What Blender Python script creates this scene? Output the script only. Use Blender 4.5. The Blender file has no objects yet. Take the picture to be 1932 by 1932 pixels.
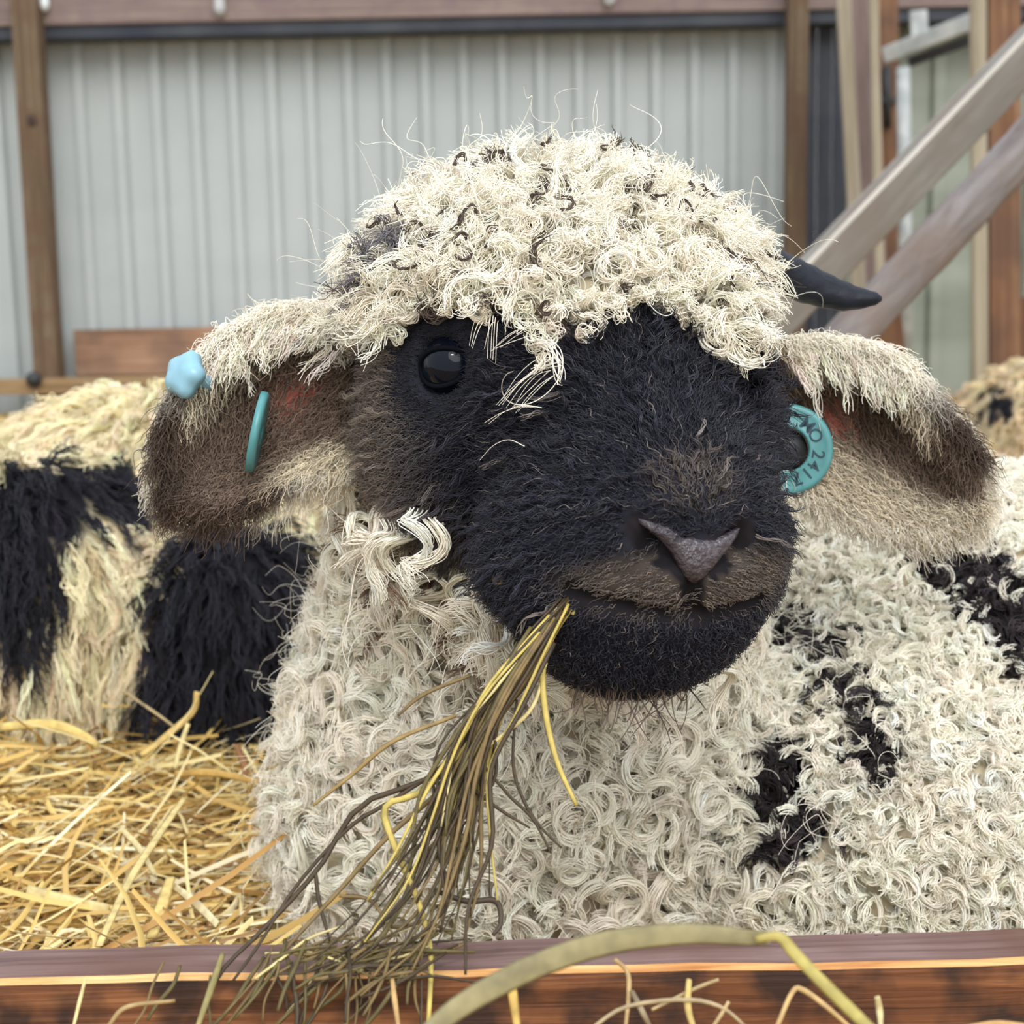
import bpy, bmesh, math, random
import numpy as np
from mathutils import Vector, Matrix, Quaternion

rng = np.random.default_rng(7)
random.seed(7)
SC = bpy.context.scene
COL = SC.collection

# ------------------------------------------------------------------ camera, world, sun, exposure
FPX = 2500.0
CAM_Z = 0.42
PITCH = math.atan(326.0 / FPX)
ROLL = math.radians(1.15)
cam_data = bpy.data.cameras.new('camera')
cam_data.sensor_width = 36.0
cam_data.lens = 36.0 * FPX / 1932.0
cam_data.clip_start = 0.02
cam_data.dof.use_dof = True
cam_data.dof.focus_distance = 0.70
cam_data.dof.aperture_fstop = 11.0
cam = bpy.data.objects.new('camera', cam_data)
COL.objects.link(cam)
CAM_R = Matrix.Rotation(math.pi / 2 - PITCH, 3, 'X') @ Matrix.Rotation(-ROLL, 3, 'Z')
cam.matrix_world = Matrix.Translation((0, 0, CAM_Z)) @ CAM_R.to_4x4()
SC.camera = cam

world = bpy.data.worlds.new('overcast_sky')
SC.world = world
world.use_nodes = True
wn = world.node_tree
bg = wn.nodes['Background']
tc = wn.nodes.new('ShaderNodeTexCoord')
sep = wn.nodes.new('ShaderNodeSeparateXYZ')
ramp = wn.nodes.new('ShaderNodeValToRGB')
wn.links.new(tc.outputs['Generated'], sep.inputs[0])
wn.links.new(sep.outputs['Z'], ramp.inputs[0])
wn.links.new(ramp.outputs[0], bg.inputs[0])
ramp.color_ramp.elements[0].position = 0.0
ramp.color_ramp.elements[0].color = (0.86, 0.88, 0.91, 1)
ramp.color_ramp.elements[1].position = 1.0
ramp.color_ramp.elements[1].color = (1.00, 1.07, 1.20, 1)
bg.inputs[1].default_value = 1.0

sun_d = bpy.data.lights.new('daylight', 'SUN')
sun_d.energy = 1.6
sun_d.angle = math.radians(50)
sun_d.color = (1.0, 0.97, 0.92)
sun = bpy.data.objects.new('daylight', sun_d)
COL.objects.link(sun)
sun.rotation_euler = Vector((0.30, -1.0, 0.85)).to_track_quat('Z', 'Y').to_euler()

lamp_d = bpy.data.lights.new('catchlight_fill', 'AREA')       # unseen light added for the eye catchlight and a little front fill
lamp_d.shape = 'RECTANGLE'; lamp_d.size = 0.30; lamp_d.size_y = 0.09; lamp_d.energy = 6.0
lamp = bpy.data.objects.new('catchlight_fill', lamp_d)
COL.objects.link(lamp)
lamp.location = (0.05, -0.45, 1.45)
lamp.rotation_euler = Vector((0.0, -1.2, 1.0)).to_track_quat('Z', 'Y').to_euler()

vs = SC.view_settings
vs.view_transform = 'Standard'
vs.look = 'None'
vs.gamma = 1.0
vs.use_curve_mapping = False
vs.exposure = 0.26
SC.cycles.max_bounces = 6
SC.cycles.diffuse_bounces = 5
SC.cycles.adaptive_threshold = 0.15
SC.cycles.transparent_max_bounces = 8

# ------------------------------------------------------------------ helpers
CR = np.array(CAM_R)
def P(u, v, Y):
    """a place at ground distance Y (metres) that the photograph shows at pixel u, v"""
    d = CR @ np.array([(u - 966.0) / FPX, (966.0 - v) / FPX, -1.0])
    k = Y / d[1]
    return np.array([d[0] * k, Y, CAM_Z + d[2] * k])

def srgb(r, g, b):
    f = lambda c: (c / 255 / 12.92) if c / 255 <= 0.04045 else ((c / 255 + 0.055) / 1.055) ** 2.4
    return (f(r), f(g), f(b))

def unit(a):
    return a / np.maximum(np.linalg.norm(a, axis=-1, keepdims=True), 1e-9)

def link(o, parent=None):
    COL.objects.link(o)
    if parent is not None:
        o.parent = parent
        o.matrix_parent_inverse = parent.matrix_world.inverted()
    return o

def tag(o, label=None, cat=None, group=None, kind=None):
    if label: o['label'] = label
    if cat: o['category'] = cat
    if group: o['group'] = group
    if kind: o['kind'] = kind
    return o

def empty(name, loc, label=None, cat=None, group=None, kind=None):
    o = bpy.data.objects.new(name, None)
    o.empty_display_size = 0.05
    COL.objects.link(o)
    o.location = loc
    bpy.context.view_layer.update()
    return tag(o, label, cat, group, kind)

def mesh_obj(name, verts, faces, material, parent=None, smooth=True):
    me = bpy.data.meshes.new(name)
    me.from_pydata([tuple(map(float, v)) for v in verts], [], [tuple(int(i) for i in f) for f in faces])
    me.update()
    if smooth:
        me.polygons.foreach_set('use_smooth', [True] * len(me.polygons))
    if material is not None:
        for m in (material if isinstance(material, (list, tuple)) else [material]):
            me.materials.append(m)
    o = bpy.data.objects.new(name, me)
    return link(o, parent)

# ---- materials
def new_mat(name):
    m = bpy.data.materials.new(name)
    m.use_nodes = True
    nt = m.node_tree
    return m, nt, nt.nodes['Principled BSDF']

def ramp_node(nt, stops):
    r = nt.nodes.new('ShaderNodeValToRGB')
    e = r.color_ramp.elements
    while len(e) < len(stops): e.new(0.5)
    for el, (p, c) in zip(e, stops):
        el.position = p
        el.color = (*c, 1)
    return r

def noise_mat(name, stops, scale=(5, 5, 5), rough=0.7, detail=4, bump=0.0, spec=0.3, metallic=0.0, dist=0.0, nscale=1.0):
    m, nt, b = new_mat(name)
    t = nt.nodes.new('ShaderNodeTexCoord')
    mp = nt.nodes.new('ShaderNodeMapping')
    mp.inputs['Scale'].default_value = scale
    n = nt.nodes.new('ShaderNodeTexNoise')
    n.inputs['Scale'].default_value = nscale
    n.inputs['Detail'].default_value = detail
    n.inputs['Distortion'].default_value = dist
    r = ramp_node(nt, stops)
    nt.links.new(t.outputs['Object'], mp.inputs[0])
    nt.links.new(mp.outputs[0], n.inputs['Vector'])
    nt.links.new(n.outputs['Fac'], r.inputs[0])
    nt.links.new(r.outputs[0], b.inputs['Base Color'])
    b.inputs['Roughness'].default_value = rough
    b.inputs['Specular IOR Level'].default_value = spec
    b.inputs['Metallic'].default_value = metallic
    if bump:
        bp = nt.nodes.new('ShaderNodeBump')
        bp.inputs['Strength'].default_value = bump
        bp.inputs['Distance'].default_value = 0.01
        nt.links.new(n.outputs['Fac'], bp.inputs['Height'])
        nt.links.new(bp.outputs[0], b.inputs['Normal'])
    return m

def wood_mat(name, dark, mid, light, grain=60.0, along=2.5, stain=None, stain_amt=0.5, rough=0.75, bump=0.25, stain_scale=9.0):
    """grain runs along the local x axis; stain = a second colour in blotches"""
    m, nt, b = new_mat(name)
    L = nt.links
    t = nt.nodes.new('ShaderNodeTexCoord')
    mp = nt.nodes.new('ShaderNodeMapping')
    mp.inputs['Scale'].default_value = (along, grain, grain)
    n = nt.nodes.new('ShaderNodeTexNoise')
    n.inputs['Scale'].default_value = 1.0
    n.inputs['Detail'].default_value = 4
    n.inputs['Roughness'].default_value = 0.65
    n.inputs['Distortion'].default_value = 0.6
    r = ramp_node(nt, [(0.30, dark), (0.5, mid), (0.70, light)])
    L.new(t.outputs['Object'], mp.inputs[0]); L.new(mp.outputs[0], n.inputs['Vector']); L.new(n.outputs['Fac'], r.inputs[0])
    out = r.outputs[0]
    if stain is not None:
        n2 = nt.nodes.new('ShaderNodeTexNoise')
        n2.inputs['Scale'].default_value = stain_scale
        n2.inputs['Detail'].default_value = 3
        L.new(t.outputs['Object'], n2.inputs['Vector'])
        r2 = ramp_node(nt, [(0.42, (0, 0, 0)), (0.62, (stain_amt,) * 3)])
        L.new(n2.outputs['Fac'], r2.inputs[0])
        mx = nt.nodes.new('ShaderNodeMix'); mx.data_type = 'RGBA'
        L.new(r2.outputs[0], mx.inputs[0]); L.new(out, mx.inputs[6]); mx.inputs[7].default_value = (*stain, 1)
        out = mx.outputs[2]
    L.new(out, b.inputs['Base Color'])
    b.inputs['Roughness'].default_value = rough
    b.inputs['Specular IOR Level'].default_value = 0.25
    bp = nt.nodes.new('ShaderNodeBump')
    bp.inputs['Strength'].default_value = bump
    bp.inputs['Distance'].default_value = 0.004
    L.new(n.outputs['Fac'], bp.inputs['Height']); L.new(bp.outputs[0], b.inputs['Normal'])
    return m

def flat_mat(name, col, rough=0.5, spec=0.5, trans=0.0, coat=0.0, sss=0.0):
    m, nt, b = new_mat(name)
    n = nt.nodes.new('ShaderNodeTexNoise')
    n.inputs['Scale'].default_value = 60.0
    t = nt.nodes.new('ShaderNodeTexCoord')
    nt.links.new(t.outputs['Object'], n.inputs['Vector'])
    r = ramp_node(nt, [(0.3, tuple(c * 0.86 for c in col)), (0.7, tuple(min(1, c * 1.1) for c in col))])
    nt.links.new(n.outputs['Fac'], r.inputs[0])
    nt.links.new(r.outputs[0], b.inputs['Base Color'])
    b.inputs['Roughness'].default_value = rough
    b.inputs['Specular IOR Level'].default_value = spec
    b.inputs['Coat Weight'].default_value = coat
    if sss:
        b.inputs['Subsurface Weight'].default_value = sss
        b.inputs['Subsurface Radius'].default_value = (0.004, 0.002, 0.0012)
        b.inputs['Subsurface Scale'].default_value = 1.0
    return m

def attr_mat(name, attr='col', rough=0.6, spec=0.25, translucent=0.0, sheen=0.0):
    """colour from a stored per-strand or per-vertex colour of the thing itself"""
    m, nt, b = new_mat(name)
    a = nt.nodes.new('ShaderNodeAttribute'); a.attribute_name = attr
    nt.links.new(a.outputs['Color'], b.inputs['Base Color'])
    b.inputs['Roughness'].default_value = rough
    b.inputs['Specular IOR Level'].default_value = spec
    b.inputs['Sheen Weight'].default_value = sheen
    if translucent:
        tr = nt.nodes.new('ShaderNodeBsdfTranslucent')
        nt.links.new(a.outputs['Color'], tr.inputs['Color'])
        mx = nt.nodes.new('ShaderNodeMixShader'); mx.inputs[0].default_value = translucent
        nt.links.new(b.outputs[0], mx.inputs[1]); nt.links.new(tr.outputs[0], mx.inputs[2])
        nt.links.new(mx.outputs[0], nt.nodes['Material Output'].inputs[0])
    return m

# ---- solids
def frame_mat(o, x, y_hint=(0, 0, 1)):
    x = Vector(x).normalized(); h = Vector(y_hint)
    y = h.cross(x).normalized(); z = x.cross(y).normalized()
    M = Matrix((x, y, z)).transposed().to_4x4()
    M.translation = Vector(o)
    return M

def box(name, size, matrix, material, parent=None, bevel=0.004, edge_mat=None, jitter=0.0, cuts=0):
    """a board centred on the matrix origin; local x is its length"""
    bm = bmesh.new()
    bmesh.ops.create_cube(bm, size=1.0)
    for v in bm.verts:
        v.co = Vector((v.co.x * size[0], v.co.y * size[1], v.co.z * size[2]))
    if cuts:
        es = [e for e in bm.edges if abs((e.verts[0].co - e.verts[1].co).normalized().x) > 0.9]
        bmesh.ops.subdivide_edges(bm, edges=es, cuts=cuts)
        if jitter:
            for v in bm.verts:
                v.co.y += random.uniform(-jitter, jitter); v.co.z += random.uniform(-jitter, jitter)
    if bevel:
        es = [e for e in bm.edges if e.is_manifold and e.calc_face_angle(0) > 0.6]
        r = bmesh.ops.bevel(bm, geom=es, offset=bevel, segments=2, affect='EDGES', profile=0.6)
        if edge_mat is not None:
            for f in r['faces']:
                if f.calc_center_median().y > 0: f.material_index = 1
    me = bpy.data.meshes.new(name)
    bm.to_mesh(me); bm.free()
    me.materials.append(material)
    if edge_mat is not None: me.materials.append(edge_mat)
    o = bpy.data.objects.new(name, me)
    o.matrix_world = matrix
    COL.objects.link(o)
    if parent is not None:
        o.parent = parent; o.matrix_parent_inverse = parent.matrix_world.inverted()
    return o

def board(name, a, b, width, thick, material, parent=None, hint=(0, -1, 0), bevel=0.004, edge_mat=None, jitter=0.0, cuts=0):
    """board from a to b; thick is measured along the hint (towards the viewer), width across it"""
    a = Vector(a); b = Vector(b)
    x = (b - a).normalized(); h = Vector(hint)
    z = (h - x * h.dot(x)).normalized(); y = z.cross(x)
    M = Matrix((x, y, z)).transposed().to_4x4(); M.translation = (a + b) / 2
    return box(name, ((b - a).length, width, thick), M, material, parent, bevel, edge_mat, jitter, cuts)

def catmull(pts, n):
    pts = np.asarray(pts, float)
    if len(pts) == 2:
        t = np.linspace(0, 1, n)[:, None]
        return pts[0] * (1 - t) + pts[1] * t
    p = np.vstack([2 * pts[0] - pts[1], pts, 2 * pts[-1] - pts[-2]])
    out = []
    m = len(pts) - 1
    for s in np.linspace(0, m, n):
        i = min(int(s), m - 1); t = s - i
        a, b, c, d = p[i], p[i + 1], p[i + 2], p[i + 3]
        out.append(0.5 * ((2 * b) + (c - a) * t + (2 * a - 5 * b + 4 * c - d) * t * t + (3 * b - a - 3 * c + d) * t ** 3))
    return np.array(out)

def tube_geo(path, radii, sides=6, flat=1.0, hint=(0, -1, 0), caps=True):
    """swept tube; flat < 1 squeezes it along the hint"""
    path = np.asarray(path, float); n = len(path)
    radii = np.broadcast_to(np.asarray(radii, float), (n,))
    T = unit(np.gradient(path, axis=0))
    h = np.asarray(hint, float)
    B = unit(h - T * (T @ h)[:, None])
    A = np.cross(B, T)
    ang = np.arange(sides) / sides * 2 * np.pi
    V = path[:, None] + radii[:, None, None] * (A[:, None] * np.cos(ang)[None, :, None] + flat * B[:, None] * np.sin(ang)[None, :, None])
    V = V.reshape(-1, 3); F = []
    for i in range(n - 1):
        for j in range(sides):
            k = (j + 1) % sides
            F.append((i * sides + j, i * sides + k, (i + 1) * sides + k, (i + 1) * sides + j))
    if caps:
        F.append(tuple(range(sides - 1, -1, -1))); F.append(tuple(range((n - 1) * sides, n * sides)))
    return V, F

def tube(name, path, radii, material, parent=None, sides=6, flat=1.0, hint=(0, -1, 0)):
    V, F = tube_geo(path, radii, sides, flat, hint)
    return mesh_obj(name, V, F, material, parent)

# ---- signed distance modelling: one continuous skin for each animal
class Body:
    def __init__(self): self.ops = []
    def ell(self, c, r, R=None, k=0.03, sub=False):
        self.ops.append(('e', np.asarray(c, float), np.asarray(r, float), R, k, sub)); return self
    def cone(self, a, b, ra, rb, k=0.03, sub=False):
        self.ops.append(('c', np.asarray(a, float), np.asarray(b, float), (ra, rb), k, sub)); return self
    def near(self, c, rad):
        """the primitives that matter inside a ball"""
        b = Body()
        for op in self.ops:
            m, r = (op[1], op[2].max()) if op[0] == 'e' else ((op[1] + op[2]) / 2, np.linalg.norm(op[1] - op[2]) / 2 + max(op[3]))
            if np.linalg.norm(m - c) - r < rad + 0.07: b.ops.append(op)
        while b.ops and b.ops[0][5]: b.ops.pop(0)
        return b
    def __call__(self, p):
        d = None
        for op in self.ops:
            if op[0] == 'e':
                q = p - op[1]
                if op[3] is not None: q = q @ op[3]
                qq = q * q; k0 = np.sqrt(qq @ (1 / op[2] ** 2)); k1 = np.sqrt(qq @ (1 / op[2] ** 4))
                e = k0 * (k0 - 1) / np.maximum(k1, 1e-6)
                e = np.where(k0 < 1e-4, -op[2].min(), e)
            else:
                ab = op[2] - op[1]
                t = np.clip(((p - op[1]) @ ab) / (ab @ ab), 0, 1)
                w = p - op[1] - t[..., None] * ab; e = np.sqrt((w * w).sum(-1)) - (op[3][0] * (1 - t) + op[3][1] * t)
            k, sub = op[4], op[5]
            if d is None: d = e
            elif sub:
                h = np.clip(0.5 - 0.5 * (d + e) / k, 0, 1); d = d * (1 - h) - e * h + k * h * (1 - h)
            else:
                h = np.clip(0.5 + 0.5 * (d - e) / k, 0, 1); d = d * (1 - h) + e * h - k * h * (1 - h)
        return d

def axis_steps(segs):
    out = []
    for a, b, h in segs:
        n = max(1, int(round((b - a) / h)))
        out += list(np.linspace(a, b, n, endpoint=False))
    out.append(segs[-1][1])
    return np.array(out)

def surface_net(f, xs, ys, zs):
    X, Y, Z = np.meshgrid(xs, ys, zs, indexing='ij')
    G = np.stack([X, Y, Z], -1)
    D = np.empty(X.shape, np.float64)
    B = 9
    for i in range(0, len(xs), B):
        for j in range(0, len(ys), B):
            for k in range(0, len(zs), B):
                g = G[i:i + B, j:j + B, k:k + B]
                lo, hi = g[0, 0, 0], g[-1, -1, -1]
                cc, rb = (lo + hi) / 2, 0.5 * float(np.linalg.norm(hi - lo))
                nb = f.near(cc, rb)
                if not nb.ops: D[i:i + B, j:j + B, k:k + B] = 1.0; continue
                c = nb(cc[None])[0]
                D[i:i + B, j:j + B, k:k + B] = c if abs(c) > rb * 1.5 + 0.03 else nb(g)
    s = D < 0
    nx, ny, nz = D.shape
    acc = np.zeros((nx - 1, ny - 1, nz - 1, 3)); cnt = np.zeros((nx - 1, ny - 1, nz - 1))
    corners = [(i, j, k) for i in (0, 1) for j in (0, 1) for k in (0, 1)]
    def sl(c): return tuple(slice(o, o + n - 1) for o, n in zip(c, (nx, ny, nz)))
    for a in corners:
        for ax in range(3):
            if a[ax]: continue
            b = list(a); b[ax] = 1
            A, B = sl(a), sl(tuple(b))
            m = s[A] != s[B]
            da, db = D[A][m], D[B][m]
            t = (da / (da - db))[:, None]
            acc[m] += G[A][m] * (1 - t) + G[B][m] * t
            cnt[m] += 1
    idx = -np.ones(cnt.shape, int)
    m = cnt > 0
    idx[m] = np.arange(m.sum())
    V = acc[m] / cnt[m][:, None]
    F = []
    for ax in range(3):
        a = [slice(1, -1)] * 3; a[ax] = slice(0, -1)
        b = [slice(1, -1)] * 3; b[ax] = slice(1, None)
        ch = s[tuple(a)] != s[tuple(b)]
        I = np.argwhere(ch)
        if not len(I): continue
        off = np.ones(3, int); off[ax] = 0
        I = I + off
        flip = s[I[:, 0], I[:, 1], I[:, 2]]
        u, v = [(1, 2), (2, 0), (0, 1)][ax]
        def cell(du, dv):
            J = I.copy(); J[:, u] -= du; J[:, v] -= dv
            return idx[J[:, 0], J[:, 1], J[:, 2]]
        q = np.stack([cell(1, 1), cell(0, 1), cell(0, 0), cell(1, 0)], 1)
        q[~flip] = q[~flip][:, ::-1]
        F.append(q)
    F = np.concatenate(F)
    F = F[(F >= 0).all(1)]
    for _ in range(2):
        N = gradient(f, V)
        V = V - N * f(V)[:, None] * 0.8
    return V, F

def gradient(f, p, e=6e-4):
    g = np.zeros_like(p)
    for i in range(3):
        d = np.zeros(3); d[i] = e
        g[:, i] = f(p + d) - f(p - d)
    return unit(g)

def vcol(o, name, cols):
    a = o.data.attributes.new(name, 'FLOAT_COLOR', 'POINT')
    a.data.foreach_set('color', np.concatenate([cols, np.ones((len(cols), 1))], 1).astype(np.float32).ravel())

def sample_faces(V, F, n):
    a, b, c, d = (V[F[:, i]] for i in range(4))
    area = 0.5 * (np.linalg.norm(np.cross(b - a, c - a), axis=1) + np.linalg.norm(np.cross(c - a, d - a), axis=1))
    i = rng.choice(len(F), n, p=area / area.sum())
    s, t = rng.random((n, 1)), rng.random((n, 1))
    return (a[i] * (1 - s) + b[i] * s) * (1 - t) + (d[i] * (1 - s) + c[i] * s) * t, area.sum()

def sample_n(V, F, n):
    """random places on a quad mesh, with face normals"""
    a, b, c, d = (V[F[:, i]] for i in range(4))
    cr = np.cross(c - a, d - b)
    ar = np.linalg.norm(cr, axis=1) * 0.5
    i = rng.choice(len(F), n, p=ar / ar.sum())
    s, t = rng.random((n, 1)), rng.random((n, 1))
    p = (a[i] * (1 - s) + b[i] * s) * (1 - t) + (d[i] * (1 - s) + c[i] * s) * t
    return p, ar.sum(), unit(cr[i])

def wobble(p, freq, seed=0):
    """smooth pseudo-noise in -1..1"""
    r = np.random.default_rng(seed)
    out = 0
    for _ in range(5):
        k = r.normal(size=3) * freq
        out = out + np.sin(p @ k + r.uniform(0, 6.28))
    return out / 2.6

# ---- fibres
def fibres(name, pos, rad, col, material, parent):
    """pos (N,K,3), rad (N,K), col (N,3): one hair object"""
    N, K, _ = pos.shape
    hc = bpy.data.hair_curves.new(name)
    hc.add_curves([K] * N)
    hc.position_data.foreach_set('vector', pos.astype(np.float32).ravel())
    ra = hc.attributes.get('radius') or hc.attributes.new('radius', 'FLOAT', 'POINT')
    ra.data.foreach_set('value', rad.astype(np.float32).ravel())
    ca = hc.attributes.new('col', 'FLOAT_COLOR', 'CURVE')
    ca.data.foreach_set('color', np.concatenate([col, np.ones((N, 1))], 1).astype(np.float32).ravel())
    hc.materials.append(material)
    o = bpy.data.objects.new(name, hc)
    o = link(o, parent)
    tag(o, kind='stuff')
    return o

def locks(root, nrm, flow, L, R, turns, S=8, K=14, spread=0.003, lift=0.6, sag=0.25, frizz=0.0012, r0=0.00045, phase=None, tipr=0.35, ramp=0.35, tight=0.5):
    """curled locks: S strands each follow a helix about a drooping axis. arrays are per lock"""
    N = len(root)
    arr = lambda a: np.broadcast_to(np.asarray(a, float), (N,))
    L, R, turns, lift, sag, spread = map(arr, (L, R, turns, lift, sag, spread))
    d0 = unit(nrm * lift[:, None] + flow * (1 - lift)[:, None])
    rv = rng.normal(size=(N, 3))
    e1 = unit(np.cross(d0, rv)); e2 = np.cross(d0, e1)
    ph = rng.uniform(0, 2 * np.pi, N) if phase is None else phase
    sgn = rng.choice([-1, 1], N)
    # per strand
    def rep(a): return np.repeat(a, S, axis=0)
    M = N * S
    t = np.linspace(0, 1, K)[None, :]
    Ls = rep(L) * rng.uniform(0.85, 1.08, M)
    Rs = rep(R) * rng.uniform(0.88, 1.12, M)
    tn = rep(turns * sgn) * rng.uniform(0.92, 1.08, M)
    phs = rep(ph) + rng.normal(0, 0.14, M)
    ang = phs[:, None] + 2 * np.pi * tn[:, None] * t
    rampv = np.minimum(1, t / ramp) * (1 - 0.25 * t)
    o1 = Rs[:, None] * rampv * np.cos(ang); o2 = Rs[:, None] * rampv * np.sin(ang)
    rr = np.sqrt(rng.random(M)) * rep(spread); ra = rng.uniform(0, 2 * np.pi, M)
    sc = 1.0 - (1 - tight) * np.minimum(1, t / 0.6)
    o1 = o1 + (rr * np.cos(ra))[:, None] * sc; o2 = o2 + (rr * np.sin(ra))[:, None] * sc
    D, E1, E2, RT = rep(d0), rep(e1), rep(e2), rep(root)
    g = np.array([0, 0, -1.0])
    pos = RT[:, None] + D[:, None] * (Ls[:, None] * t)[..., None] + E1[:, None] * o1[..., None] + E2[:, None] * o2[..., None] \
        + g * ((rep(sag) * Ls)[:, None] * t ** 2)[..., None]
    if frizz:
        w = rng.normal(size=(M, 3, 3)); fq = rng.uniform(1.0, 3.0, (M, 3)); fp = rng.uniform(0, 6.28, (M, 3))
        for i in range(3):
            pos += frizz * w[:, i][:, None] * (np.sin(fq[:, i][:, None] * 6.28 * t + fp[:, i][:, None]) * t)[..., None]
    rad = r0 * (1 - (1 - tipr) * t ** 1.5) * rng.uniform(0.75, 1.25, (M, 1))
    return pos, np.broadcast_to(rad, (M, K)), np.repeat(np.arange(N), S)

def tint(base, n, var=0.08, hue=0.03):
    base = np.asarray(base, float)
    if base.ndim == 1: base = np.broadcast_to(base, (n, 3))
    return np.clip(base * (1 + rng.normal(0, var, (n, 1))) * (1 + rng.normal(0, hue, (n, 3))), 0.002, 0.95)

HAIR_ON = True
# ------------------------------------------------------------------ the barn
M_wood_beam = wood_mat('beam_timber', srgb(108, 94, 90), srgb(134, 118, 112), srgb(152, 138, 126), 45, 1.2, srgb(120, 100, 104), 0.5)
M_wood_post = wood_mat('post_timber', srgb(76, 62, 48), srgb(106, 90, 70), srgb(132, 116, 96), 40, 1.5, srgb(100, 76, 60), 0.6)
M_wood_kick = wood_mat('kickboard_timber', srgb(130, 98, 76), srgb(164, 128, 102), srgb(182, 150, 124), 30, 1.2, srgb(112, 92, 80), 0.7, stain_scale=3.0)
M_wood_sill = wood_mat('sill_timber', srgb(112, 90, 62), srgb(150, 124, 90), srgb(174, 148, 114), 40, 1.2)
M_wood_orange = wood_mat('orange_timber', srgb(98, 68, 48), srgb(128, 94, 70), srgb(152, 120, 92), 30, 1.2, srgb(92, 70, 60), 0.7, stain_scale=4)
M_wood_mauve = wood_mat('mauve_timber', srgb(104, 86, 84), srgb(132, 114, 110), srgb(156, 140, 132), 30, 1.2)
M_wood_pale = wood_mat('pale_timber', srgb(138, 128, 108), srgb(164, 154, 134), srgb(180, 172, 156), 40, 1.2)
M_wood_grey = wood_mat('weathered_timber', srgb(122, 118, 110), srgb(138, 134, 127), srgb(150, 147, 141), 40, 6.0, srgb(132, 118, 106), 0.5, stain_scale=7)
M_wood_greyedge = wood_mat('weathered_edge', srgb(176, 168, 156), srgb(200, 194, 184), srgb(216, 210, 200), 55, 2.0)
M_wood_log = wood_mat('log_timber', srgb(106, 99, 96), srgb(130, 124, 122), srgb(152, 148, 148), 40, 7.0, srgb(124, 104, 90), 0.5, stain_scale=8)
M_sheet = noise_mat('painted_sheet', [(0.35, srgb(170, 178, 178)), (0.65, srgb(182, 189, 188))], (0.6, 0.6, 1.4), rough=0.5, spec=0.35)
M_sheet_green = noise_mat('greenish_sheet', [(0.35, srgb(128, 136, 124)), (0.65, srgb(158, 164, 152))], (0.8, 0.8, 2.5), rough=0.5, spec=0.3)
M_metal = noise_mat('galvanised_metal', [(0.35, srgb(150, 156, 156)), (0.65, srgb(186, 190, 188))], (12, 12, 12), rough=0.4, spec=0.5)
M_door_and_shade = noise_mat('door_paint_and_shade', [(0.35, srgb(52, 56, 66)), (0.65, srgb(72, 76, 82))], (2, 2, 1), rough=0.7)
M_iron_and_shade = flat_mat('black_iron_and_shade', srgb(46, 48, 50), 0.5)
M_white_plastic = flat_mat('white_plastic', srgb(235, 244, 250), 0.4)
M_grey_plastic = flat_mat('grey_plastic', srgb(190, 192, 194), 0.5)

def wall_z(v, Y, u=300): return float(P(u, v, Y)[2])
WALL_Y = 8.5
def corrugated(name, x0, x1, z0, z1, y, period, material, parent, phase=0.0):
    """box-profile metal sheet: broad pans, narrow raised ribs with sloping sides"""
    prof = [(0.0, 0.0), (0.55, 0.0), (0.61, -0.045), (0.84, -0.045), (0.90, 0.0)]
    xs = []
    n0 = int(math.floor((x0 - phase) / period)) - 1
    for i in range(n0, n0 + int((x1 - x0) / period) + 4):
        for f, d in prof:
            x = phase + (i + f) * period
            if x0 < x < x1: xs.append((x, d))
    xs = [(x0, xs[0][1])] + xs + [(x1, xs[-1][1])]
    V, F = [], []
    for x, d in xs: V += [(x, y + d, z0), (x, y + d, z1)]
    for i in range(len(xs) - 1): F.append((2 * i, 2 * i + 2, 2 * i + 3, 2 * i + 1))
    nb = len(V)
    V += [(x, yy + 0.002, z) for x, yy, z in V]
    F += [tuple(nb + i for i in reversed(f)) for f in F]
    return mesh_obj(name, V, F, material, parent, smooth=False)

wall_back = empty('wall_back', (0, WALL_Y, 0), 'grey corrugated metal barn wall behind the sheep', None, None, 'structure')
xl = float(P(94, 400, WALL_Y)[0]); xr = float(P(1493, 300, WALL_Y)[0])
corrugated('corrugated_sheet', -8.0, xl, 0.0, 2.9, WALL_Y, 0.238, M_sheet, wall_back, 0.02)
corrugated('corrugated_sheet', xl, xr, 0.0, 2.9, WALL_Y, 0.238, M_sheet, wall_back, 0.06)
corrugated('corrugated_sheet', float(P(1585, 300, WALL_Y)[0]), 9.0, -0.1, 2.9, WALL_Y + 0.05, 0.30, M_sheet_green, wall_back, 0.1)

BT = 2.33
trim_1 = board('trim_1', (-8.0, 8.36, BT + 0.17), (9.0, 8.36, BT + 0.17), 0.34, 0.31, M_wood_beam, None, bevel=0.01)
tag(trim_1, 'long mauve brown timber beam along the top of the metal wall', None, None, 'structure')
beam_shade_strip = board('beam_shade_strip', (-8.0, 8.30, BT - 0.036), (9.0, 8.30, BT - 0.036), 0.072, 0.14, M_door_and_shade, None, bevel=0.004)  # dark strip standing in for the shaded underside of the beam
tag(beam_shade_strip, 'dark blue grey strip standing in for shade under the top beam', None, None, 'structure')
sx0 = float(P(94, 715, 8.2)[0])
posts = []
post = board('post', (sx0 + 0.02, 8.14, -0.05), (sx0 + 0.03, 8.14, 2.9), 0.155, 0.13, M_wood_post, None, bevel=0.008)
post.name = 'wall_post'
tag(post, 'brown timber wall post standing at the end of the reddish kickboard', 'post', 'wall posts')
kn = np.array([P(60, 228, 8.07)])
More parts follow.
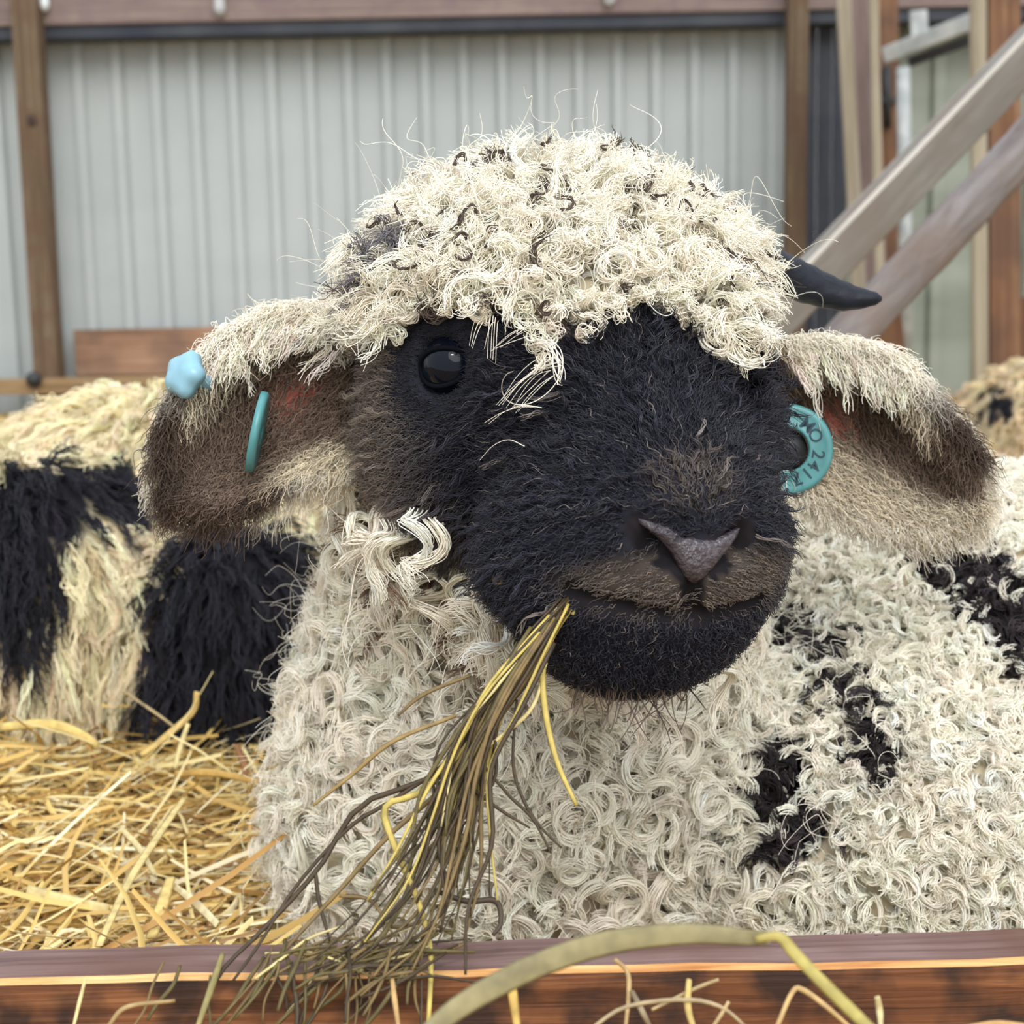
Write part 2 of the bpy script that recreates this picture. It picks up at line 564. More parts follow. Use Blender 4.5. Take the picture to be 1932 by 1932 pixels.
knot = mesh_obj('knot', *(lambda c: ([c + np.array([0.028 * math.cos(a), -0.003, 0.035 * math.sin(a)]) for a in np.arange(8) / 8 * 6.283] + [c + np.array([0, -0.012, 0])], [(i, (i + 1) % 8, 8) for i in range(8)]))(kn[0]), flat_mat('knot_wood', srgb(60, 44, 36), 0.8), post)
rx0 = float(P(1495, 300, 8.2)[0])
post2 = board('wall_post', (rx0, 8.14, -0.05), (rx0 + 0.01, 8.14, 2.9), 0.115, 0.13, M_wood_post, None, bevel=0.008)
tag(post2, 'brown timber wall post beside the dark doorway', 'post', 'wall posts')

zk0, zk1 = wall_z(708, 8.3, 250), wall_z(620, 8.3, 250)
kick = board('kickboard', (sx0 + 0.12, 8.385, (zk0 + zk1) / 2), (rx0 - 0.08, 8.385, (zk0 + zk1) / 2), zk1 - zk0, 0.12, M_wood_kick, None)
tag(kick, 'wide reddish brown kickboard at the foot of the metal wall', 'board')
zs0, zs1 = wall_z(742, 8.1, 120), wall_z(713, 8.1, 120)
sill = board('trim_2', (-8.0, 8.12, (zs0 + zs1) / 2), (rx0 - 0.02, 8.12, (zs0 + zs1) / 2), zs1 - zs0, 0.22, M_wood_sill, None, bevel=0.008)
tag(sill, 'pale tan sill timber along the base of the wall', None, None, 'structure')
bolt = mesh_obj('bolt_head', *tube_geo([P(64, 716, 8.0), P(64, 716, 7.97)], [0.05, 0.045], 8, 1.0, (0, 0, 1)), M_iron_and_shade)
tag(bolt, 'dark iron block on the sill left of the wall post', 'bracket')

for (u0, v1, w, mat, lab) in ((84, 21, 0.03, M_white_plastic, 'bright white plastic peg hanging on the beam beside the wall post'),
                            (415, 30, 0.035, M_grey_plastic, 'pale grey insulator on the beam above the left wall sheets'),
                            (1150, 12, 0.035, M_grey_plastic, 'pale grey insulator on the beam above the woolly head')):
    c = P(u0, v1, 8.17)
    n = 10
    path = np.array([c + np.array([0, 0, k * 0.16 / (n - 1)]) for k in range(n)])
    rad = np.array([0.012, w * 0.8, w, w, w * 0.9, w * 0.9, w, w, w * 0.8, 0.012])
    o = tube('beam_insulator', path, rad, mat, None, 10, 1.0, (0, -1, 0))
    tag(o, lab, 'insulator', 'fittings on the top beam')

# dark doorway and leaning timbers at the right
dx0, dx1 = float(P(1512, 300, 8.4)[0]), float(P(1600, 300, 8.4)[0])
door = empty('door_1', ((dx0 + dx1) / 2, 8.42, 0), 'dark blue grey door panel beside the brown wall post', None, None, 'structure')
for k in range(3):
    w = (dx1 - dx0) / 3
    board('plank', (dx0 + w * (k + 0.5), 8.42, 0.0), (dx0 + w * (k + 0.5), 8.42, 2.85), w - 0.006, 0.03, M_door_and_shade, door)

def vboard(name, u0, v0, u1, v1, Y, wpx, thick, mat, label, cat, group=None, edge=None, bev=0.006):
    a, b = P(u0, v0, Y), P(u1, v1, Y)
    o = board(name, a, b, wpx / FPX * Y, thick, mat, None, bevel=bev, edge_mat=edge)
    tag(o, label, cat, group)
    return o
vboard('leaning_board', 1588, -60, 1632, 760, 7.4, 25, 0.04, M_wood_pale, 'narrow pale board edge leaning beside the dark door', 'board', 'leaning boards')
vboard('leaning_board', 1620, -60, 1660, 760, 7.5, 46, 0.05, M_wood_mauve, 'mauve grey board leaning between two pale edges', 'board', 'leaning boards')
vboard('leaning_board', 1647, -60, 1664, 760, 7.2, 16, 0.04, M_wood_pale, 'thin cream batten in front of the orange stud', 'board', 'leaning boards')
vboard('timber_stud', 1670, -60, 1678, 760, 7.7, 40, 0.08, M_wood_orange, 'orange brown timber stud behind the cream batten', 'stud')
vboard('timber_stud', 1842, -560, 1850, 1000, 5.0, 25, 0.05, M_wood_pale, 'pale yellow face of the corner stud near the picture edge', 'stud')
vboard('timber_stud', 1886, -560, 1889, 1000, 5.03, 57, 0.10, M_wood_orange, 'broad orange timber post behind the diagonal rails', 'stud')
vboard('timber_stud', 1936, 560, 1938, 1000, 5.3, 40, 0.08, M_wood_orange, 'dark orange timber at the picture edge beside the broad post', 'stud')
rail = empty('track_rail', P(1750, 80, 7.3), 'galvanised sliding track bracket fixed above the greenish sheets', 'bracket')
board('rail', P(1668, 105, 7.3), P(1835, 40, 7.0), 0.085, 0.05, M_metal, rail, bevel=0.012)
board('hanger', P(1732, 20, 7.25), P(1736, 90, 7.25), 0.09, 0.03, M_metal, rail, bevel=0.006)
board('rail_shadow_line', P(1715, 118, 7.34), P(1840, 72, 7.1), 0.05, 0.02, M_iron_and_shade, rail, bevel=0.004)  # dark bar standing in for the shadow line below the rail
hinge = empty('strap_hinge', P(1674, 180, 7.645), 'black iron latch bar on the orange stud under the track', 'hinge')
tube('pin', [P(1672, 125, 7.645), P(1675, 240, 7.645)], 0.022, M_iron_and_shade, hinge, 8)
board('crossbar', P(1656, 190, 7.645), P(1690, 188, 7.645), 0.03, 0.03, M_iron_and_shade, hinge)
pipe = tube('down_pipe', [P(1704, 128, 7.2), P(1708, 450, 7.2), P(1711, 720, 7.2)], 0.036, M_metal, None, 12)
tag(pipe, 'pale grey pipe running down under the track bracket', 'pipe')

gate = empty('hay_rack', P(1750, 350, 2.3), 'weathered grey rack of two diagonal rails beyond the ear', 'hay rack')
board('rail', P(1380, 686, 2.36), P(2480, -462, 2.36), 0.074, 0.045, M_wood_grey, gate, (0.10, -1, -0.30), 0.006, M_wood_greyedge, 0.0, 0)
ra, rb = P(1535, 706, 2.22), P(2500, -329, 2.22)
n = 46
pl = float(np.linalg.norm(rb - ra))
lp = np.stack([np.linspace(-pl / 2, pl / 2, n), np.zeros(n), np.zeros(n)], 1)
lr = 0.0385 + 0.0012 * np.sin(np.arange(n) * 0.7) + 0.0008 * np.sin(np.arange(n) * 1.9)
pole = tube('pole', lp, lr, M_wood_log, None, 14, 0.8)
pole.matrix_world = frame_mat((ra + rb) / 2, rb - ra, (0, 0, 1))
pole.parent = gate; pole.matrix_parent_inverse = gate.matrix_world.inverted()
board('post', P(2400, 1250, 2.30), P(2400, -520, 2.30), 0.09, 0.08, M_wood_grey, gate)
board('strut', P(1690, 770, 2.42), P(1665, 560, 2.42), 0.05, 0.04, M_wood_orange, gate)

# ------------------------------------------------------------------ straw floor
def bed_z(x, y):
    x = np.asarray(x, float); y = np.asarray(y, float)
    near = np.clip((1.9 - y) / 1.0, 0, 1)
    return 0.012 * np.sin(x * 9 + 1.0) * np.cos(y * 7) + 0.008 * np.sin(x * 23 + y * 17) + 0.030 * np.exp(-((x + 0.55) ** 2 / 0.04 + (y - 1.10) ** 2 / 0.03)) - 0.02 * np.exp(-((x + 0.25) ** 2 / 0.02 + (y - 1.15) ** 2 / 0.06)) \
        + 0.02 * np.sin(x * 2.1) * np.sin(y * 1.3) * (1 - near) + 0.05 * np.exp(-((x + 2.2) ** 2 / 0.5 + (y - 5.2) ** 2 / 1.2))
gx = axis_steps([(-8.5, -1.2, 0.25), (-1.2, 1.2, 0.03), (1.2, 9.5, 0.25)])
gy = axis_steps([(-0.5, 0.4, 0.1), (0.4, 2.2, 0.03), (2.2, 9.2, 0.2)])
GX, GY = np.meshgrid(gx, gy, indexing='ij')
V = np.stack([GX, GY, bed_z(GX, GY)], -1).reshape(-1, 3)
ny = len(gy)
F = [(i * ny + j, (i + 1) * ny + j, (i + 1) * ny + j + 1, i * ny + j + 1) for i in range(len(gx) - 1) for j in range(ny - 1)]
M_bed = noise_mat('trodden_straw', [(0.28, srgb(88, 66, 38)), (0.5, srgb(150, 120, 70)), (0.72, srgb(198, 168, 104))], (30, 12, 12), rough=0.9, bump=0.6, spec=0.1, dist=1.5)
floor = mesh_obj('floor', V, F, M_bed)
tag(floor, 'barn floor bedded with trodden golden straw', None, None, 'structure')

STRAW_COLS = np.array([srgb(226, 196, 120), srgb(240, 218, 156), srgb(205, 168, 92), srgb(246, 232, 190), srgb(178, 136, 74), srgb(214, 178, 104), srgb(150, 112, 66)])
M_straw = attr_mat('straw', rough=0.45, spec=0.4, translucent=0.0)
def straw_geo(n, xr, yr, lr, wr, rise=0.035, keep=None):
    x = rng.uniform(*xr, n); y = rng.uniform(*yr, n)
    if keep is not None:
        k = keep(x, y); x, y = x[k], y[k]; n = len(x)
    L = rng.uniform(*lr, n) * rng.choice([1, 1, 0.5, 1.4], n); W = rng.uniform(*wr, n)
    yaw = rng.normal(0.35, 1.0, n); tilt = rng.normal(0.0, 0.16, n) + (rng.random(n) < 0.05) * rng.normal(0, 0.5, n)
    bend = rng.normal(0, 0.10, n)
    K = 5
    t = np.linspace(-0.5, 0.5, K)
    dx, dy = np.cos(yaw), np.sin(yaw)
    zc = bed_z(x, y) + rng.random(n) ** 1.5 * rise + np.abs(np.sin(tilt)) * L * 0.42
    cx = x[:, None] + dx[:, None] * L[:, None] * t - dy[:, None] * (bend * L)[:, None] * (t ** 2 * 4 - 0.5)
    cy = y[:, None] + dy[:, None] * L[:, None] * t + dx[:, None] * (bend * L)[:, None] * (t ** 2 * 4 - 0.5)
    cz = zc[:, None] + np.sin(tilt)[:, None] * L[:, None] * t + (rng.normal(0, 0.08, n) * L)[:, None] * t ** 2 * 4
    roll = rng.uniform(-0.9, 0.9, n)
    sx, sy, sz = -dy * np.cos(roll), dx * np.cos(roll), np.sin(roll)
    wt = np.array([0.7, 1, 1, 1, 0.75]) * 0.5
    Vv = np.empty((n, K, 3, 3))
    for s, (side, up) in enumerate(((-1, 0), (0, 1), (1, 0))):
        Vv[:, :, s, 0] = cx + side * (sx * W)[:, None] * wt
        Vv[:, :, s, 1] = cy + side * (sy * W)[:, None] * wt
        Vv[:, :, s, 2] = cz + side * (sz * W)[:, None] * wt + up * W[:, None] * 0.28
    V = Vv.reshape(-1, 3)
    base = np.arange(n)[:, None, None] * (K * 3)
    loc = np.array([[k * 3 + s, k * 3 + s + 1, (k + 1) * 3 + s + 1, (k + 1) * 3 + s] for k in range(K - 1) for s in range(2)])
    Fq = (base + loc[None]).reshape(-1, 4)
    c = STRAW_COLS[rng.choice(len(STRAW_COLS), n, p=[.24, .2, .18, .12, .1, .1, .06])] * rng.uniform(0.85, 1.15, (n, 1))
    return V, Fq, np.clip(np.repeat(c, K * 3, axis=0), 0, 0.95)
def clear_of(x, y):
    k = ~((x > -0.17) & (y < 1.2))
    for cx_, cy_, rx_, ry_ in ((0.0, 0.955, 0.13, 0.11), (0.42, 1.10, 0.42, 0.19), (-0.45, 1.62, 0.45, 0.17), (1.55, 3.4, 0.5, 0.25)):
        k &= ((x - cx_) / rx_) ** 2 + ((y - cy_) / ry_) ** 2 > 1
    return k
parts_ = [straw_geo(12000, (-0.75, 0.15), (0.64, 1.55), (0.035, 0.12), (0.0016, 0.0052), 0.035, clear_of),
          straw_geo(4800, (-4.2, 4.0), (1.6, 7.8), (0.10, 0.22), (0.004, 0.008), 0.03, clear_of)]
V = np.concatenate([a for a, b, c in parts_]); Fq = np.concatenate([parts_[0][1], parts_[1][1] + len(parts_[0][0])])
me = bpy.data.meshes.new('straw_bedding')
me.vertices.add(len(V)); me.vertices.foreach_set('co', V.astype(np.float32).ravel())
me.loops.add(Fq.size); me.loops.foreach_set('vertex_index', Fq.astype(np.int32).ravel())
me.polygons.add(len(Fq)); me.polygons.foreach_set('loop_start', np.arange(0, Fq.size, 4, dtype=np.int32))
me.update(calc_edges=True); me.validate()
me.polygons.foreach_set('use_smooth', [True] * len(me.polygons))
me.materials.append(M_straw)
straw_o = bpy.data.objects.new('straw_bedding', me); COL.objects.link(straw_o)
vcol(straw_o, 'col', np.concatenate([c for a, b, c in parts_]))
tag(straw_o, 'loose golden straw bedding spread over the barn floor', 'straw', None, 'stuff')

def px_path(pts, n=24):
    return catmull(np.array([P(*p) for p in pts]), n)
def stalk(name, pts, w, col, parent=None, flat=0.35, hint=(0, -1, 0.3), sides=6, taper=(0.8, 1, 0.7), n=20, mats={}):
    key = tuple(round(c, 3) for c in col)
    if key not in mats:
        mats[key] = noise_mat('dry_stem', [(0.3, tuple(c * 0.7 for c in col)), (0.7, tuple(min(1, c * 1.15) for c in col))], (140, 140, 140), rough=0.55, spec=0.35)
    path = px_path(pts, n)
    r = np.interp(np.linspace(0, 1, n), np.linspace(0, 1, len(taper)), taper) * w
    return tube(name, path, r, mats[key], parent, sides, flat, hint)
SY = srgb(236, 210, 140)
for pts, w, c, lab in (
    ([(186, 1785, .80), (245, 1660, .88), (300, 1575, .95), (348, 1505, 1.01)], 0.0042, srgb(240, 216, 146), 'long thick golden straw stalk slanting up from the front plank'),
    ([(0, 1372, 1.16), (90, 1366, 1.16), (150, 1385, 1.15), (185, 1408, 1.15)], 0.0062, srgb(236, 208, 128), 'broad curled straw leaf below the cream leg'),
    ([(235, 1305, 1.25), (300, 1350, 1.22), (330, 1372, 1.2)], 0.0018, srgb(206, 184, 138), 'thin straw stalk poking up against the black leg'),
    ([(372, 1305, 1.2), (362, 1345, 1.2), (300, 1400, 1.18), (265, 1425, 1.17)], 0.0042, srgb(226, 194, 120), 'kinked straw stalk standing up before the black leg'),
    ([(355, 1365, 1.18), (340, 1410, 1.17), (330, 1450, 1.16)], 0.0032, srgb(244, 224, 160), 'short pale straw stalk under the kinked one'),
    ([(445, 1405, 1.12), (460, 1440, 1.11), (464, 1465, 1.1)], 0.0040, srgb(168, 118, 74), 'short orange brown stalk stub beside the curly chest'),
    ([(330, 1460, 1.1), (400, 1458, 1.08), (495, 1476, 1.06)], 0.0042, srgb(228, 186, 104), 'level golden stalk reaching the curly chest'),
    ([(50, 1680, .9), (120, 1700, .9), (205, 1716, .89)], 0.0066, srgb(244, 224, 160), 'broad pale straw blade lying flat near the plank'),
    ([(285, 1770, .82), (305, 1710, .85), (322, 1655, .88)], 0.0062, srgb(236, 206, 128), 'wide flat straw blade upright near the plank'),
    ([(410, 1745, .82), (370, 1705, .85), (328, 1672, .88)], 0.0042, srgb(246, 230, 180), 'pale cream straw stalk crossing near the chest'),
    ([(225, 1560, 1.0), (262, 1600, .97), (292, 1650, .94)], 0.0034, srgb(246, 228, 170), 'slim cream stalk crossing behind the long golden one'),
):
    o = stalk('straw_stalk', pts, w * 0.8, tuple(k * 0.9 for k in c), flat=0.2)
    tag(o, lab, 'straw stalk', 'single straw stalks that stand out')

# ------------------------------------------------------------------ feed plank in front
PZ = 0.1455
M_plank = wood_mat('plank_wood', srgb(72, 42, 26), srgb(112, 70, 44), srgb(146, 98, 64), 170, 5.0, srgb(48, 36, 32), 0.9, rough=0.7, bump=0.5, stain_scale=38)
M_plank_top = wood_mat('plank_top_wood', srgb(98, 76, 72), srgb(126, 102, 97), srgb(146, 122, 116), 150, 6.0, srgb(100, 66, 48), 0.65, rough=0.6, stain_scale=10)
M_plank_edge = wood_mat('plank_worn_edge', srgb(176, 118, 68), srgb(214, 164, 106), srgb(236, 196, 140), 150, 8.0)
bm = bmesh.new()
nx = 60
prof = [(.583, -.20), (.583, -.004), (.580, 0.0), (.5520, 0.0004), (.5505, -.0004), (.5495, -.0018), (.549, -.006), (.5465, -.20)]
rows = []
for i in range(nx + 1):
    x = -0.75 + 1.5 * i / nx
    jt = 0.0008 * math.sin(x * 31) + 0.0005 * math.sin(x * 83 + 1)
    rows.append([bm.verts.new((x, y + (jt if j in (4, 5, 6) else 0), PZ + z + (jt * 0.7 if j in (2, 3, 4) else 0))) for j, (y, z) in enumerate(prof)])
for i in range(nx):
    for j in range(len(prof)):
        k = (j + 1) % len(prof)
        f = bm.faces.new((rows[i][j], rows[i + 1][j], rows[i + 1][k], rows[i][k]))
        f.material_index = 1 if j == 2 else (2 if j in (3, 4) else 0)
bm.faces.new(rows[0]); bm.faces.new(rows[-1][::-1])
bmesh.ops.recalc_face_normals(bm, faces=bm.faces)
me = bpy.data.meshes.new('feed_plank'); bm.to_mesh(me); bm.free()
for m in (M_plank, M_plank_top, M_plank_edge): me.materials.append(m)
plank = bpy.data.objects.new('feed_plank', me); COL.objects.link(plank)
tag(plank, 'worn brown wooden plank across the front of the pen', 'plank')
split = tube('crack', np.array([P(1650, 1765, .578), P(1680, 1769, .577), P(1712, 1771, .577)]), [0.0004, 0.0012, 0.0004], M_iron_and_shade, plank, 6, 0.5, (0, 0, 1))
# ------------------------------------------------------------------ the sheep that chews hay
M_wool = attr_mat('wool_fibre', rough=0.55, spec=0.2, translucent=0.0)
M_fur = attr_mat('face_fur_fibre', rough=0.42, spec=0.35)
M_skin = attr_mat('sheep_skin', rough=0.75, spec=0.15)
M_eye = flat_mat('eye_black', (0.003, 0.005, 0.011), 0.05, 0.22)
M_lid = flat_mat('eyelid_skin', srgb(15, 17, 23), 0.9, 0.05)
M_nose = noise_mat('nose_leather', [(0.3, srgb(50, 45, 51)), (0.7, srgb(80, 72, 79))], (420, 420, 420), rough=0.2, spec=0.6, bump=0.35)
M_pink = flat_mat('ear_pink', srgb(150, 84, 76), 0.55, 0.3, sss=0.2)
M_horn = noise_mat('dark_horn', [(0.3, srgb(16, 20, 28)), (0.7, srgb(32, 37, 47))], (25, 60, 60), rough=0.5, spec=0.25, bump=0.3)
M_tag = flat_mat('turquoise_plastic', srgb(84, 146, 148), 0.35, 0.5, sss=0.1)
M_tag_blue = flat_mat('blue_plastic', srgb(140, 186, 204), 0.35, 0.5, sss=0.1)
M_tag_print = flat_mat('tag_print', srgb(34, 64, 76), 0.6)

PSI = math.radians(20)
HA = np.array([math.cos(PSI), math.sin(PSI), 0]); HF = np.array([math.sin(PSI), -math.cos(PSI), 0]); HU = np.array([0, 0, 1.0])
HC = np.array([0.030, 0.80, 0.415])
HR = np.stack([HA, HF, HU], 1)            # columns are the head axes
def Hl(a, f, u): return HC + HA * a + HF * f + HU * u
def to_head(p): return (p - HC) @ HR
def pitched(deg):
    """head axes tilted nose down"""
    c, s = math.cos(math.radians(deg)), math.sin(math.radians(deg))
    return np.stack([HA, HF * c - HU * s, HU * c + HF * s], 1)
RP = pitched(38)

sheep = Body()
sheep.ell(Hl(0, -0.005, 0.003), (0.110, 0.098, 0.091), HR)
sheep.ell(Hl(0.052, 0.070, -0.048), (0.046, 0.050, 0.045), HR, 0.03)
sheep.ell(Hl(0, 0.045, -0.012), (0.096, 0.062, 0.062), HR, 0.03)            # brow and eye band
for s in (-1, 1):
    sheep.ell(Hl(s * 0.074, 0.012, -0.062), (0.045, 0.055, 0.055), HR, 0.04)    # cheeks
sheep.cone(Hl(0, 0.062, -0.028), Hl(0, 0.128, -0.098), 0.064, 0.060, 0.03)   # nose bridge
sheep.ell(Hl(-0.012, 0.118, -0.108), (0.080, 0.052, 0.048), RP, 0.035)             # muzzle
sheep.cone(Hl(-0.008, 0.105, -0.136), Hl(0, -0.01, -0.105), 0.044, 0.064, 0.03)   # jaw
sheep.ell(Hl(-0.008, 0.126, -0.143), (0.054, 0.038, 0.029), HR, 0.02)             # chin
for s in (-1, 1):
    sheep.ell(Hl(-0.004 + s * 0.028, 0.152, -0.114), (0.031, 0.024, 0.018), RP, 0.010)  # upper lip lobes
sheep.ell(Hl(-0.003, 0.156, -0.084), (0.032, 0.020, 0.020), HR, 0.016)            # nose pad swell
NECK0, NECK1 = Hl(0, -0.06, -0.06), np.array([0.02, 0.97, 0.17])
sheep.cone(NECK0, NECK1, 0.098, 0.142, 0.05)
sheep.ell((-0.004, 0.955, 0.07), (0.157, 0.127, 0.195), None, 0.05)             # chest
BODY_AX = np.array([[0.955, -0.296, 0], [0.296, 0.955, 0], [0, 0, 1.0]]).T
sheep.ell((0.40, 1.10, 0.085), (0.44, 0.225, 0.205), BODY_AX, 0.06)          # barrel
sheep.ell((0.27, 0.92, 0.03), (0.13, 0.12, 0.15), None, 0.06)                # shoulder
# carved details: mouth line, philtrum, nostrils, eye sockets, each where the skin itself lies
def on_skin(u, v, y0=0.5, y1=1.6, f=None, eps=0.0):
    """where the line of sight through u, v meets the animal"""
    f = f or sheep
    Y = np.linspace(y0, y1, 700)
    p = CAMP + (P(u, v, 1.0) - CAMP)[None] * Y[:, None]
    d = f(p)
    i = np.argmax(d < eps)
    if not d[i] < eps: return None
    if i == 0: return p[0]
    t = (d[i - 1] - eps) / (d[i - 1] - d[i])
    return p[i - 1] * (1 - t) + p[i] * t
CAMP = np.array([0, 0, CAM_Z])
mouth = [on_skin(u, v) for u, v in ((1075, 1118), (1150, 1140), (1230, 1156), (1303, 1164), (1370, 1154), (1432, 1134))]
NOSE_BAND = [on_skin(u, v) for u, v in ((1208, 982), (1245, 1005), (1285, 1030), (1318, 1046), (1350, 1034), (1392, 1002))]
PHIL = [on_skin(u, v) for u, v in ((1312, 1066), (1308, 1105), (1302, 1160))]
NOSTRIL = [[on_skin(u, v) for u, v in q] for q in (((1212, 998), (1240, 1030), (1288, 1058)), ((1404, 1000), (1392, 1032), (1350, 1060)))]
NTOP = catmull([(1206, 977), (1255, 990), (1305, 1012), (1348, 1016), (1396, 996)], 22)
NBOT = catmull([(1210, 988), (1262, 1032), (1300, 1094), (1332, 1088), (1394, 1010)], 22)
NOSE_G = np.array([[on_skin(*(NTOP[i] * (1 - t) + NBOT[i] * t)) for t in np.linspace(0, 1, 10)] for i in range(22)])
for a, b in zip(mouth[:-1], mouth[1:]):
    sheep.cone(a, b, 0.0042, 0.0042, 0.004, True)
sheep.cone(PHIL[0], PHIL[2], 0.0024, 0.0048, 0.005, True)
for nz in NOSTRIL:
    sheep.cone(nz[0], nz[1], 0.0035, 0.0085, 0.005, True)
    sheep.cone(nz[1], nz[2], 0.0085, 0.0040, 0.005, True)
for s in (-1, 1):
    sheep.ell(Hl(s * 0.094, 0.064, -0.008), (0.012, 0.017, 0.015), HR, 0.008, True)

xs = axis_steps([(-0.24, -0.10, 0.008), (-0.10, 0.19, 0.0032), (0.19, 0.95, 0.014)])
ys = axis_steps([(0.56, 0.86, 0.0032), (0.86, 1.5, 0.012)])
zs = axis_steps([(-0.14, 0.20, 0.011), (0.20, 0.54, 0.0032)])
SV, SF = surface_net(sheep, xs, ys, zs)

WHITE = np.array((0.92, 0.862, 0.735)); CREAM = np.array(srgb(236, 222, 194)); BLACK = np.array(srgb(42, 41, 48)); BROWN = np.array(srgb(92, 78, 66))
FACE = np.array(srgb(34, 35, 45)); TAN = np.array(srgb(150, 130, 108))

def ball(p, c, r): return np.linalg.norm((p - np.asarray(c)) / np.asarray(r), axis=-1)

def face_mask(p):
    """1 on the short dark fur of the face, 0 on wool; boundary irregular"""
    q = to_head(p)
    w = 0.10 * wobble(p, 90, 3) + 0.06 * wobble(p, 210, 4)
    d = np.minimum.reduce([
        ball(q, (-0.074, 0.060, -0.026), (0.066, 0.058, 0.046)),      # round the eye
        ball(q, (0.085, 0.060, -0.025), (0.058, 0.058, 0.050)),
        ball(q, (0.0, 0.125, -0.095), (0.100, 0.095, 0.088)),         # muzzle
        ball(q, (-0.004, 0.100, -0.024), (0.046, 0.06, 0.046)),         # bridge
        ball(q, (-0.070, 0.040, -0.080), (0.050, 0.065, 0.040)),        # cheek
        ball(q, (0.070, 0.040, -0.080), (0.050, 0.065, 0.040)),
        ball(q, (-0.110, 0.000, -0.036), (0.040, 0.060, 0.046)),       # bare side before the ear
    ])
    return d + w * 0.6 < 1.0

# dark patches of the fleece: centre, radii
SPOTS = []
def spot(u, v, Y, r): SPOTS.append((P(u, v, Y), np.asarray(r)))
for u, v, r in ((1500, 1180, .028), (1545, 1215, .024), (1590, 1265, .022), (1610, 1320, .022), (1640, 1390, .020), (1430, 1350, .022), (1455, 1410, .026),
                (1475, 1470, .028), (1480, 1540, .026), (1490, 1590, .018), (1780, 1030, .030), (1830, 1090, .032), (1880, 1130, .034), (1930, 1170, .036)):
    c = on_skin(u, v, eps=0.012)
    if c is not None: SPOTS.append((c, r))
def fleece_dark(p):
    d = np.full(len(p), 9.0)
    for c, r in SPOTS: d = np.minimum(d, np.linalg.norm(p - c, axis=1) / r)
    return d + 0.25 * wobble(p, 60, 9) < 1.0

body_o = None
root = empty('sheep', (0.3, 1.05, 0.0), 'curly white sheep with black face chewing hay behind the plank', 'sheep')
fm = face_mask(SV)
SN = gradient(sheep, SV)
cols = np.where(fm[:, None], FACE * 0.8, CREAM * 0.95)
dk = fleece_dark(SV); cols[dk] = BLACK * 0.8
q = to_head(SV)
def polyd(p, pts):
    d = np.full(len(p), 9.0)
    for a, b in zip(pts[:-1], pts[1:]):
        t = np.clip(((p - a) @ (b - a)) / ((b - a) @ (b - a)), 0, 1)
        d = np.minimum(d, np.linalg.norm(p - a - t[:, None] * (b - a), axis=1))
    return d
nose = np.minimum(polyd(SV, NOSE_BAND) - 0.005, polyd(SV, PHIL[:2]) - 0.004) < 0
lips = (polyd(SV, mouth) < 0.0064) | (polyd(SV, PHIL[1:]) < 0.0060) | (np.minimum(polyd(SV, NOSTRIL[0]), polyd(SV, NOSTRIL[1])) < 0.009)
lobe = np.clip(1.45 - ball(q, (-0.003, 0.165, -0.112), (0.050, 0.050, 0.0150)), 0, 0.5)[:, None] / 0.5
cols = cols * (1 - lobe) + np.array(srgb(62, 55, 50)) * lobe
side_ = (~fm) & (q[:, 0] < -0.02) & (SV[:, 2] > 0.25) & (q[:, 2] < 0.02)
cols[side_] = TAN
cols[lips] = np.array(srgb(24, 21, 25)); cols[nose] = np.array(srgb(34, 30, 35))

body_o = mesh_obj('body', SV, SF, M_skin, root)
vcol(body_o, 'col', cols)

# eye
for s in (-1, 1):
    c = Hl(s * 0.0855, 0.0585, -0.0085)
    bm = bmesh.new(); bmesh.ops.create_uvsphere(bm, u_segments=24, v_segments=16, radius=0.0166)
    me = bpy.data.meshes.new('eye'); bm.to_mesh(me); bm.free()
    me.polygons.foreach_set('use_smooth', [True] * len(me.polygons)); me.materials.append(M_eye)
    e = bpy.data.objects.new('eye', me); e.location = c; link(e)
    e.parent = root; e.matrix_parent_inverse = root.matrix_world.inverted()

    o_ = unit(np.array([s * 0.70, 0.70, 0.06]))
    O = HR @ o_; EH = unit(np.cross(O, HU)); EV = np.cross(EH, O)
    th = np.linspace(0, 2 * np.pi, 33)[:-1]
    h, v = 0.0155 * np.cos(th), np.where(np.sin(th) > 0, 0.0088, 0.0112) * np.sin(th) - 0.0015 * np.cos(th) * s * -1
    ringp = c + O * np.sqrt(0.0170 ** 2 - h ** 2 - v ** 2)[:, None] + EH * h[:, None] + EV * v[:, None]
    lid = []
    for a in range(32):
        t_ = unit(ringp[(a + 1) % 32] - ringp[a - 1]); rad_ = unit(ringp[a] - c); sd = np.cross(t_, rad_)
        for b_ in range(6): lid.append(ringp[a] + 0.0014 * (rad_ * math.cos(b_ * 1.0472) + sd * math.sin(b_ * 1.0472)))
    mesh_obj('eyelid', lid, [(a * 6 + b_, a * 6 + (b_ + 1) % 6, ((a + 1) % 32) * 6 + (b_ + 1) % 6, ((a + 1) % 32) * 6 + b_) for a in range(32) for b_ in range(6)], M_lid, root)

